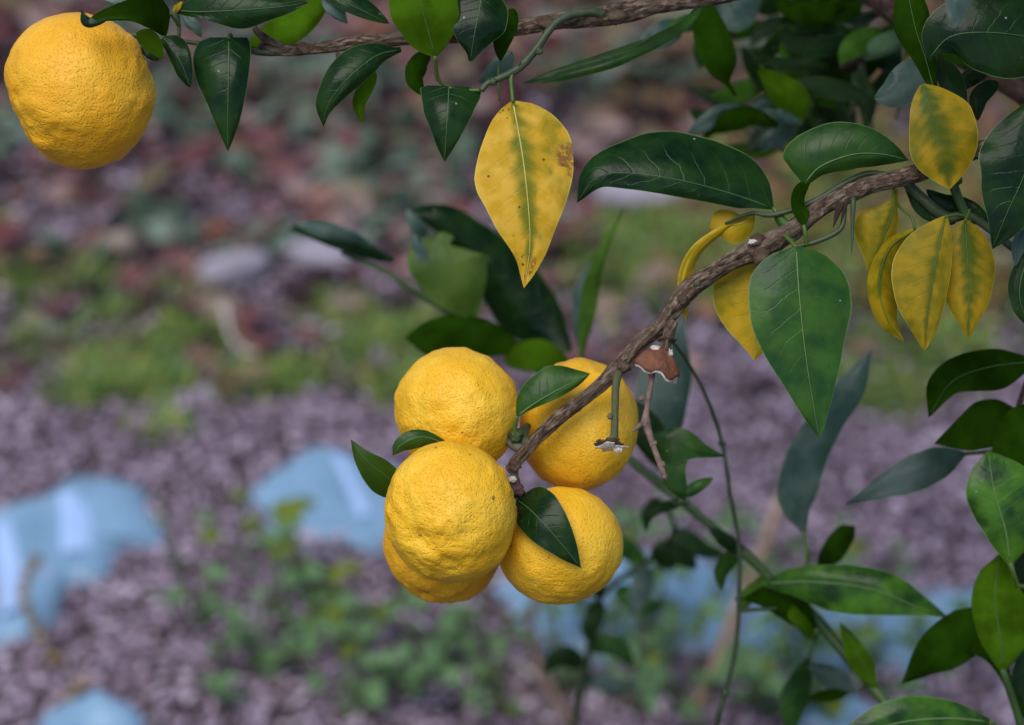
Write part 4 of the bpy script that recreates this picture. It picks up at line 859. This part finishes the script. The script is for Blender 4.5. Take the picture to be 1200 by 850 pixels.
# ------------------------------------------------------------------ shaded leaves at the right edge
B4 = branch_thing("citrus_branch", (1290, 560, 200), "shaded twig with dark leaves entering at the middle of the right edge")
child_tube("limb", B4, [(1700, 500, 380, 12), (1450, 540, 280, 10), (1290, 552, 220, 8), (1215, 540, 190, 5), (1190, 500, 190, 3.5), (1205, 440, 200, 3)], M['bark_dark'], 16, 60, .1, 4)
leaf(B4, 'shade', [(1212, 424, 200), (1160, 430, 185), (1115, 448, 180), (1088, 490, 190)], [(0, 4), (.25, 28), (.5, 24), (.75, 12), (1, 0)], [(0, 4), (.25, 18), (.5, 24), (.75, 22), (.9, 10), (1, 0)], side='under', cup=.2, rib=.9, label="dark olive leaf arching in from the right edge")
leaf(B4, 'shade', [(1196, 486, 220), (1160, 490, 210), (1128, 506, 208), (1094, 520, 216)], [(0, 4), (.3, 34), (.6, 28), (1, 0)], [(0, 4), (.3, 22), (.6, 18), (1, 0)], side='under', cup=.2, rib=False)
leaf(B4, 'shade', [(1230, 470, 170), (1205, 500, 160), (1182, 530, 158), (1160, 545, 165)], [(0, 4), (.4, 44), (.8, 22), (1, 0)], [(0, 4), (.4, 30), (.8, 22), (1, 0)], side='under', cup=.2, rib=False)
leaf(B4, 'pale', [(1130, 532, 300), (1090, 545, 285), (1040, 565, 285), (990, 592, 295)], [(0, 3), (.2, 20), (.45, 24), (.7, 16), (1, 0)], [(0, 3), (.2, 18), (.45, 18), (.7, 10), (1, 0)], cup=.25, rib=False, label="pale teal leaf pointing left below the dark leaves", pet=[(1130, 532, 300, 2.4), (1170, 530, 260, 2.6), (1214, 540, 192, 3)])
leaf(B4, 'mottled', [(1184, 660, 150), (1178, 620, 138), (1165, 575, 136), (1158, 528, 148)], [(0, 4), (.2, 20), (.45, 30), (.65, 34), (.85, 22), (.95, 8), (1, 0)], [(0, 4), (.2, 36), (.45, 58), (.65, 56), (.85, 34), (.95, 12), (1, 0)], cup=.2, rib=1.1, label="glossy mottled leaf with pale streaks near the right edge", pet=[(1184, 660, 150, 3), (1200, 690, 170, 3), (1250, 640, 190, 3.4), (1290, 560, 215, 4)])
# ------------------------------------------------------------------ young sapling, lower right corner
B5 = branch_thing("citrus_sapling", (1215, 900, 260), "young green stem with bright leaves in the lower right corner", "sapling")
gb = G(1260, 1500)
kx = lambda k: k
child_tube("stem", B5, [(1250, 1420, 420, 8), (1228, 1000, 300, 7), (1210, 900, 260, 6), (1196, 850, 240, 5), (1184, 812, 225, 4.4), (1175, 785, 215, 4)], M['shoot'], 12, 60, .03, 2)
leaf(B5, 'olive', [(1176, 786, 214), (1172, 748, 200), (1166, 700, 196), (1172, 648, 206)], [(0, 4), (.12, 14), (.3, 24), (.55, 28), (.8, 22), (.93, 8), (1, 0)], [(0, 4), (.12, 20), (.3, 38), (.55, 40), (.8, 22), (.93, 8), (1, 0)], side='under', cup=.15, rib=1.0, label="bright green leaf seen from below, standing on the sapling")
leaf(B5, 'mottled', [(1160, 846, 210), (1110, 842, 190), (1050, 848, 182), (965, 872, 190)], [(0, 4), (.15, 26), (.35, 42), (.6, 46), (.85, 30), (1, 0)], [(0, 4), (.3, 24), (.6, 28), (1, 0)], cup=.3, rib=1.2, label="large ribbed green leaf cut by the bottom edge", n=30, pet=[(1160, 846, 210, 3), (1176, 856, 230, 3), (1200, 866, 246, 3.4)])
leaf(B5, 'shade', [(1200, 842, 250), (1150, 740, 300), (1100, 760, 300), (1056, 802, 310)], [(0, 2), (.3, 10), (.5, 30), (.75, 30), (1, 0)], [(0, 2), (.3, 8), (.5, 22), (.75, 24), (1, 0)], side='under', cup=.2, rib=False, label="dark leaf slanting down behind the mottled one")
leaf(B5, 'shade', [(1206, 640, 280), (1198, 660, 270), (1194, 690, 270), (1200, 720, 275)], 14, 10, cup=.2, rib=False)
leaf(B5, 'dark', [(1216, 740, 300), (1200, 780, 290), (1196, 810, 290), (1204, 845, 300)], 24, 12, cup=.2, rib=False)

# ------------------------------------------------------------------ dense foliage behind, top right
B6 = branch_thing("citrus_branch", (1040, 0, 520), "thick brown branch with crowded dark leaves in the top right background")
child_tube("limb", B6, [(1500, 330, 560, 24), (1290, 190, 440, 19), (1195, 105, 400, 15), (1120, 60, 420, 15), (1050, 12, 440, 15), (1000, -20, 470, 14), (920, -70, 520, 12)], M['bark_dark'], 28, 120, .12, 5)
child_tube("twig", B6, [(1085, 30, 440, 6), (1010, 70, 560, 5), (940, 105, 640, 4.5), (880, 125, 700, 4), (830, 130, 740, 3)], M['bark_dark'], 10, 40, .08, 6)
child_tube("twig", B6, [(1050, 10, 445, 5), (980, 30, 640, 4.5), (910, 52, 760, 4), (850, 60, 820, 3)], M['twig'], 10, 40)
child_tube("twig", B6, [(940, 105, 640, 3), (960, 140, 600, 3), (930, 180, 560, 2.6), (900, 160, 540, 2.4), (860, 128, 520, 2)], M['twig'], 10, 40)
child_tube("twig", B6, [(1010, 70, 560, 3), (1020, 130, 560, 2.6), (1022, 180, 560, 2.4)], M['twig'], 10, 30)
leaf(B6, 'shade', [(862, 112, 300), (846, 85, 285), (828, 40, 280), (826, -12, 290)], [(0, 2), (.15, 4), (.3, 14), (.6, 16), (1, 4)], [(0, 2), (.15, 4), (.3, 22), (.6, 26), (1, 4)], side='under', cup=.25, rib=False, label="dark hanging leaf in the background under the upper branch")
leaf(B6, 'pale', [(845, 4, 500), (860, 18, 490), (872, 8, 490), (890, -12, 500)], 18, 20, cup=.2, rib=False)
leaf(B6, 'olive', [(938, 148, 420), (925, 120, 405), (908, 100, 402), (886, 82, 410)], [(0, 3), (.3, 14), (.6, 16), (1, 0)], [(0, 3), (.3, 24), (.6, 20), (.9, 8), (1, 0)], side='under', cup=.2, rib=False, label="olive leaf with a pointed tip in the top right background")
leaf(B6, 'shade', [(912, 148, 420), (880, 130, 405), (850, 136, 402), (822, 160, 412)], [(0, 3), (.3, 16), (.6, 22), (1, 0)], [(0, 3), (.3, 5), (.6, 5), (1, 0)], side='under', cup=.3, rib=False)
leaf(B6, 'pale', [(880, 128, 415), (850, 126, 405), (828, 138, 402), (804, 158, 412)], [(0, 2), (.4, 5), (.7, 14), (1, 0)], [(0, 2), (.4, 5), (.7, 6), (1, 0)], cup=.2, rib=False)
leaf(B6, 'pale', [(940, 146, 410), (925, 140, 405), (908, 134, 405), (890, 126, 410)], [(0, 2), (.5, 6), (1, 0)], [(0, 2), (.5, 8), (1, 0)], cup=.2, rib=False)
leaf(B6, 'pale', [(928, 140, 480), (912, 160, 470), (900, 166, 470), (890, 178, 478)], 12, 12, cup=.2, rib=False)
leaf(B6, 'pale', [(800, 30, 520), (784, 36, 505), (770, 44, 502), (748, 58, 510)], 16, 16, cup=.2, rib=False)
leaf(B6, 'mid', [(830, 20, 520), (805, 24, 505), (790, 30, 502), (776, 34, 510)], 14, 8, cup=.2, rib=False)
leaf(B6, 'shade', [(940, 168, 480), (946, 176, 470), (936, 184, 470), (925, 172, 478)], 8, 7, cup=.2, rib=False)
rl = random.Random(8)
def bgleaf(x, y, k, L, W, ang, kind, side):
    ca, sa = math.cos(ang), math.sin(ang); bend = rl.uniform(-.25, .25) * L; dk = rl.uniform(-.5, .5) * L
    mid = [(x, y, k), (x + ca * L * .33 - sa * bend * .5, y + sa * L * .33 + ca * bend * .5, k + dk * .3), (x + ca * L * .66 - sa * bend * .7, y + sa * L * .66 + ca * bend * .7, k + dk * .6), (x + ca * L, y + sa * L, k + dk)]
    leaf(B6, kind, mid, W, W * rl.uniform(.6, 1.0), side=side, cup=rl.uniform(.1, .5), roll=rl.uniform(-.5, .5), rib=False, n=16)
spots_ = [(1070, 20), (1045, 50), (1020, 60), (1000, 40), (985, 75), (960, 60), (950, 95), (1010, 95), (1030, 25), (975, 20), (940, 30), (900, 30), (920, 70), (880, 60), (905, 110), (960, 120), (990, 115), (925, 10), (1000, 10), (960, -10), (1040, -10),
          (880, 10), (1060, 70), (1035, 85), (980, 100), (935, 130), (1010, 30), (950, 45), (900, 85), (970, 85), (930, 95), (1030, 110), (890, 140)]
for (x, y) in spots_:
    for r_ in range(2):
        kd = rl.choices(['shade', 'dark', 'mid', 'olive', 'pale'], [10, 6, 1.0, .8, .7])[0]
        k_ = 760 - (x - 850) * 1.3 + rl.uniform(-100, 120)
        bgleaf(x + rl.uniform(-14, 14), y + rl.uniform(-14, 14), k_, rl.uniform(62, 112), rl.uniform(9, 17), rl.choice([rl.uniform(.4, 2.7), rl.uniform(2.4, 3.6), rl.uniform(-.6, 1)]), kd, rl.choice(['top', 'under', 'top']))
for (a, b, c) in [((1000, 60, 600), (950, 20, 640), (905, -20, 700)), ((960, 100, 640), (925, 78, 690), (880, 72, 740)), ((1010, 72, 560), (1000, 120, 560), (985, 165, 570)), ((940, 108, 640), (915, 135, 620), (870, 150, 610)), ((1060, 40, 450), (1058, 90, 460), (1050, 140, 480))]:
    child_tube("twig", B6, [(*a, 3.2), (*b, 2.6), (*c, 1.8)], M['twig'], 8, 24)
leaf(B6, 'olive', [(1062, 60, 480), (1064, 48, 475), (1062, 38, 475), (1058, 24, 480)], 10, 12, side='under', rib=False)
leaf(B6, 'golden', [(1072, 62, 470), (1070, 68, 468), (1066, 72, 468), (1062, 76, 470)], 7, 7, rib=False, label="small bright yellow leaf among the dark ones")

def overhead(n):
    """unseen leaves added to that branch, above and right of the frame"""
    c = np.array([.42, 1.45, 1.50]); q = rng.normal(0, 1, (n, 3)); q /= np.linalg.norm(q, axis=1)[:, None]
    q = c + q * (rng.random((n, 1)) ** .4) * (.62, .62, .30)
    tx = (q[:, 1] * math.cos(PITCH) - (q[:, 2] - CAMH) * math.sin(PITCH)); ty = (q[:, 1] * math.sin(PITCH) + (q[:, 2] - CAMH) * math.cos(PITCH))
    q = q[(ty / tx * FPX > 425 + 150) & (tx > .6)]; n = len(q)
    L = rng.uniform(.045, .085, n); W = L * rng.uniform(.4, .55, n)
    b = np.array([(0, 0, 0), (.3, -.45, .05), (.65, -.4, -.02), (1, 0, -.18), (.65, .4, -.02), (.3, .45, .05), (.45, 0, -.04)], float)
    f = np.array([(0, 1, 6), (1, 2, 6), (2, 3, 6), (3, 4, 6), (4, 5, 6), (5, 0, 6)])
    v = np.einsum('nij,nkj->nki', rotmats(rng.uniform(0, 6.28, n), rng.normal(.3, .5, n), rng.normal(0, .5, n)), b[None] * np.stack([L, W, L], -1)[:, None]) + q[:, None]
    uv = np.tile(np.stack([b[:, 0], b[:, 1] + .5], 1), (n, 1))
    o = link("foliage", mesh("foliage", v.reshape(-1, 3) - np.array(B6.location), (f[None] + np.arange(n)[:, None, None] * 7).reshape(-1, 3), True, uv), M['dark'], B6); o["kind"] = "stuff"
overhead(900)  # out of view, put in to shade the top right leaves from the sky
# ------------------------------------------------------------------ thin climbing stem at right of the fruits
B7 = branch_thing("climbing_stem", (840, 856, 420), "thin green stem winding down right of the fruits", "stem")
child_tube("stem", B7, [(786, 398, 210, 1.8), (806, 425, 300, 2.1), (830, 470, 340, 2.4), (846, 520, 360, 2.5), (856, 580, 370, 2.6), (866, 640, 380, 2.6), (866, 700, 385, 2.8), (862, 760, 395, 3), (850, 810, 410, 3.2), (838, 860, 430, 3.4), (822, 1000, 600, 5)], M['twig'], 10, 90)
child_tube("side_shoot", B7, [(864, 716, 388, 3), (880, 715, 392, 2.6), (910, 713, 400, 2)], M['twig'], 8, 14)
for (x, y) in [(846, 520), (866, 702), (850, 812)]: child_blob("node", B7, x, y, 372 if y < 600 else 395, 5, 'twig', .2, 2, x)

B8 = branch_thing("green_seedling", (690, 790, 1300), "blurred green seedling before the blue sheet right of the lower fruits", "seedling")
child_tube("stem", B8, [(660, 900, 1500, 5), (684, 800, 1350, 4.5), (702, 703, 1200, 4), (757, 659, 1100, 3.4), (790, 620, 1000, 3), (772, 585, 900, 2.4)], M['twig'], 10, 60)
for kd, md, wa in [('shade', [(770, 664, 1080), (782, 652, 1050), (798, 650, 1040), (816, 668, 1050)], 20), ('pale', [(757, 662, 1100), (752, 685, 1080), (746, 704, 1080), (738, 722, 1090)], 15), ('shade', [(772, 585, 900), (762, 594, 890), (757, 606, 890), (758, 622, 900)], 8),
                   ('shade', [(702, 703, 1200), (696, 722, 1180), (690, 740, 1180), (700, 756, 1190)], 13), ('mid', [(757, 659, 1100), (730, 640, 1080), (712, 634, 1080), (690, 640, 1090)], 13), ('dark', [(790, 620, 1000), (806, 632, 990), (826, 646, 990), (850, 650, 1000)], 12),
                   ('shade', [(686, 780, 1340), (664, 768, 1320), (650, 772, 1320), (636, 790, 1330)], 14), ('mid', [(690, 760, 1310), (712, 756, 1290), (728, 764, 1290), (742, 784, 1300)], 14), ('pale', [(684, 800, 1350), (706, 800, 1330), (726, 806, 1330), (748, 800, 1340)], 12),
                   ('mid', [(720, 690, 1170), (736, 700, 1150), (756, 712, 1150), (780, 708, 1160)], 14), ('shade', [(712, 696, 1180), (690, 684, 1160), (676, 680, 1160), (660, 690, 1170)], 12)]:
    leaf(B8, kd, md, wa, wa * .85, cup=.3, rib=False, n=16)
# ------------------------------------------------------------------ weeds, stalks and straw on the ground
def proto_leaf(name, L, W, mat, bend=.3, seed=0):
    n, ss = 9, np.linspace(-1, 1, 5); tt = np.linspace(0, 1, n); t_, w_ = width_fn(.4, .8); wd = np.interp(tt, t_, w_) * W
    V = []; UV = []
    for i, t in enumerate(tt):
        for s in ss:
            V.append((t * L, s * wd[i], -bend * L * t * t + abs(s) ** 1.5 * wd[i] * .45 + .004 * math.sin(t * 9 + s * 2 + seed))); UV.append((t, (s + 1) / 2))
    i = np.arange(n - 1)[:, None] * 5; j = np.arange(4)[None]
    me = mesh(name, np.array(V), np.stack([i + j, i + 5 + j, i + 5 + j + 1, i + j + 1], -1).reshape(-1, 4)[:, ::-1], True, np.array(UV)); me.materials.append(mat); return me
WL = [proto_leaf("weed_leaf", .05, .015, M['weed'], .25, 1), proto_leaf("weed_leaf", .04, .014, M['weed'], .5, 2), proto_leaf("weed_leaf", .032, .012, M['weed'], .1, 3)]
WY = [proto_leaf("weed_leaf", .05, .019, M['weed_yellow'], .3, 4), proto_leaf("weed_leaf", .036, .014, M['weed_yellow'], .4, 5)]
rw = random.Random(21)
def weed(px, py, h, nst, nlf, label, yellow=.08, size=1.0, spread=.75):
    nlf = max(4, nlf - 2); size *= rw.uniform(.5, .78); spread *= 1.5; h *= 1.1
    b = G(px, py); e = empty("weed", (b[0], b[1], float(gz(b[None, :2])[0])), label, "weed", "leafy weeds growing through the mulch")
    for q in range(nst):
        az = rw.uniform(0, 6.28); ln = rw.uniform(.15, 1) * spread * h; hh = h * rw.uniform(.65, 1.0)
        pts = [(0, 0, -.01), (math.cos(az) * ln * .25, math.sin(az) * ln * .25, hh * .4), (math.cos(az) * ln * .6, math.sin(az) * ln * .6, hh * .75), (math.cos(az) * ln, math.sin(az) * ln, hh)]
        link("stem", tube_mesh("stem", np.array(pts), [.0022, .002, .0016, .001], 6, 12), M['weed_stem'], e)
        sp = spline(np.array(pts), 30)
        for l in range(nlf):
            t = .18 + .82 * (l + rw.random()) / nlf; p = sp[min(29, int(t * 29))]
            me = rw.choice(WY if rw.random() < yellow else WL); o = link("leaf", me, None, e); o.location = p
            s_ = size * rw.uniform(.7, 1.25); o.scale = (s_, s_, s_)
            o.rotation_euler = (rw.uniform(-.4, .4), rw.uniform(-.7, .35), l * 2.4 + rw.uniform(-.5, .5))
    return e
W_list = [(232, 745, .11, 3, 7, "dusty green weed rising left of the other weeds beside the big blue sheet", .05, .9),
          (300, 800, .12, 4, 8, "bushy green weed at the bottom left of the row of weeds", .05, 1.0),
          (345, 770, .15, 4, 8, "tall leafy weed below the rounded blue sheet", .06, 1.0),
          (262, 840, .08, 3, 6, "low green weed at the bottom edge right of the bottom left sheet", .05, .9),
          (410, 745, .15, 4, 7, "weed with broad yellowing leaves left of the hidden fruit", .6, 1.25),
          (405, 850, .09, 4, 7, "low weed at the bottom edge below the yellowing one", .12, 1.0),
          (470, 830, .13, 4, 8, "dark green weed at the bottom under the nearest fruit", .05, 1.0),
          (520, 800, .10, 3, 7, "weed standing below the gap between the two low fruits", .06, .9),
          (600, 850, .09, 3, 6, "small weed at the bottom edge beside the brown dry stalk", .15, .9),
          (665, 830, .14, 4, 7, "weed in front of the left end of the creased blue sheet", .12, 1.0),
          (735, 845, .18, 5, 8, "weed before the pale crease of the blue sheet", .08, 1.1),
          (800, 850, .20, 4, 8, "tall weed leaning across the right part of the creased sheet", .08, 1.1),
          (760, 800, .20, 4, 7, "dark weed reaching up toward the notched leaf", .03, 1.3),
          (880, 850, .16, 4, 8, "weed at the bottom edge right of the thin green stem", .14, 1.2),
          (950, 860, .15, 4, 7, "broad leaved weed at the bottom edge below the shoot", .06, 1.5),
          (700, 770, .16, 3, 7, "grey green weed right under the lower right fruit", .03, 1.1),
          (1010, 720, .07, 3, 6, "low weed behind the level mottled leaf", .05, .9),
          (1030, 812, .13, 4, 7, "weed poking up in front of the lower right sheet", .15, 1.2),
          (1095, 800, .12, 4, 7, "weed between the slanting dark leaf and the right corner sapling", .06, 1.2),
          (930, 700, .10, 3, 7, "weed at the foot of the long pale teal leaf", .05, 1.0)]
for (px, py, h, ns, nl, lb, yl, sz) in W_list: weed(px, py, h, ns, nl, lb, yl, sz)

def stalk(name, pts, rad, mat, label, cat, group=None):
    a = np.array([G(x, y, z) for x, y, z in pts]); e = empty(name, a[0], label, cat, group)
    link("stem", tube_mesh("stem", a - a[0], rad, 8, 40, .08, 3), M[mat], e); return e, a
e, a = stalk("seed_stalk", [(110, 800, .0), (75, 780, .03), (48, 748, .05), (30, 715, .08), (28, 690, .09), (42, 655, .10)], [.001, .001, .001, .0009, .0008, .0006], 'seed', "brown dry stalk with seed heads before the big blue sheet", "dry stalk")
for i, (x, y, z) in enumerate([(46, 745, .05), (40, 733, .06), (36, 722, .07), (30, 708, .08), (27, 694, .088), (30, 680, .092), (36, 668, .096), (42, 656, .10), (66, 770, .036), (62, 772, .03)]):
    o = link("seed_head", blob_mesh("seed_head", .0062, .4, 2.2, i + 3, 2), M['seed'], e); o.location = G(x, y, z) - a[0]
e, a = stalk("seed_stalk", [(60, 870, .0), (70, 835, .02), (85, 815, .03), (100, 800, .04)], [.002, .0018, .0015, .001], 'seed', "short pale seed stalk over the bottom left sheet", "dry stalk")
for i, (x, y, z) in enumerate([(70, 832, .02), (80, 818, .03), (90, 806, .035), (100, 798, .04)]):
    o = link("seed_head", blob_mesh("seed_head", .0055, .4, 2.2, i + 30, 2), M['seed'], e); o.location = G(x, y, z) - a[0]
stalk("dry_stalk", [(806, 860, .0), (835, 790, .05), (860, 720, .10), (890, 655, .14), (915, 580, .20)], [.0075, .007, .0065, .006, .0045], 'drystem', "pale tan dry stalk leaning behind the thin green stem", "dry stalk", "dry stalks standing in the mulch")
stalk("dry_stalk", [(690, 880, .0), (660, 835, .02), (630, 775, .05), (622, 720, .08), (634, 690, .10)], [.007, .0065, .006, .0055, .0045], 'drydark', "brown crooked dry stalk below the lower right fruit", "dry stalk", "dry stalks standing in the mulch")
stalk("dry_stalk", [(655, 900, .0), (640, 850, .01), (600, 800, .03), (560, 780, .04)], [.004, .0038, .003, .002], 'drydark', "short brown dry stalk crossing the bottom edge", "dry stalk", "dry stalks standing in the mulch")
stalk("straw", [(525, 815, .01), (540, 785, .02), (575, 772, .03), (610, 780, .03), (640, 808, .02), (652, 845, .005)], [.002, .0022, .0024, .0024, .0022, .0016], 'straw', "pale arched straw on the mulch below the fruits", "straw", "pale straws on the mulch")
stalk("straw", [(545, 845, .008), (560, 812, .02), (585, 795, .02), (612, 800, .012)], [.0018, .002, .002, .0016], 'straw', "short pale straw inside the arched one", "straw", "pale straws on the mulch")
stalk("straw", [(262, 350, .01), (268, 385, .012), (285, 410, .012), (310, 418, .008)], [.004, .004, .0035, .003], 'straw', "curved pale straw in the grass below the lilac stone", "straw", "pale straws on the mulch")
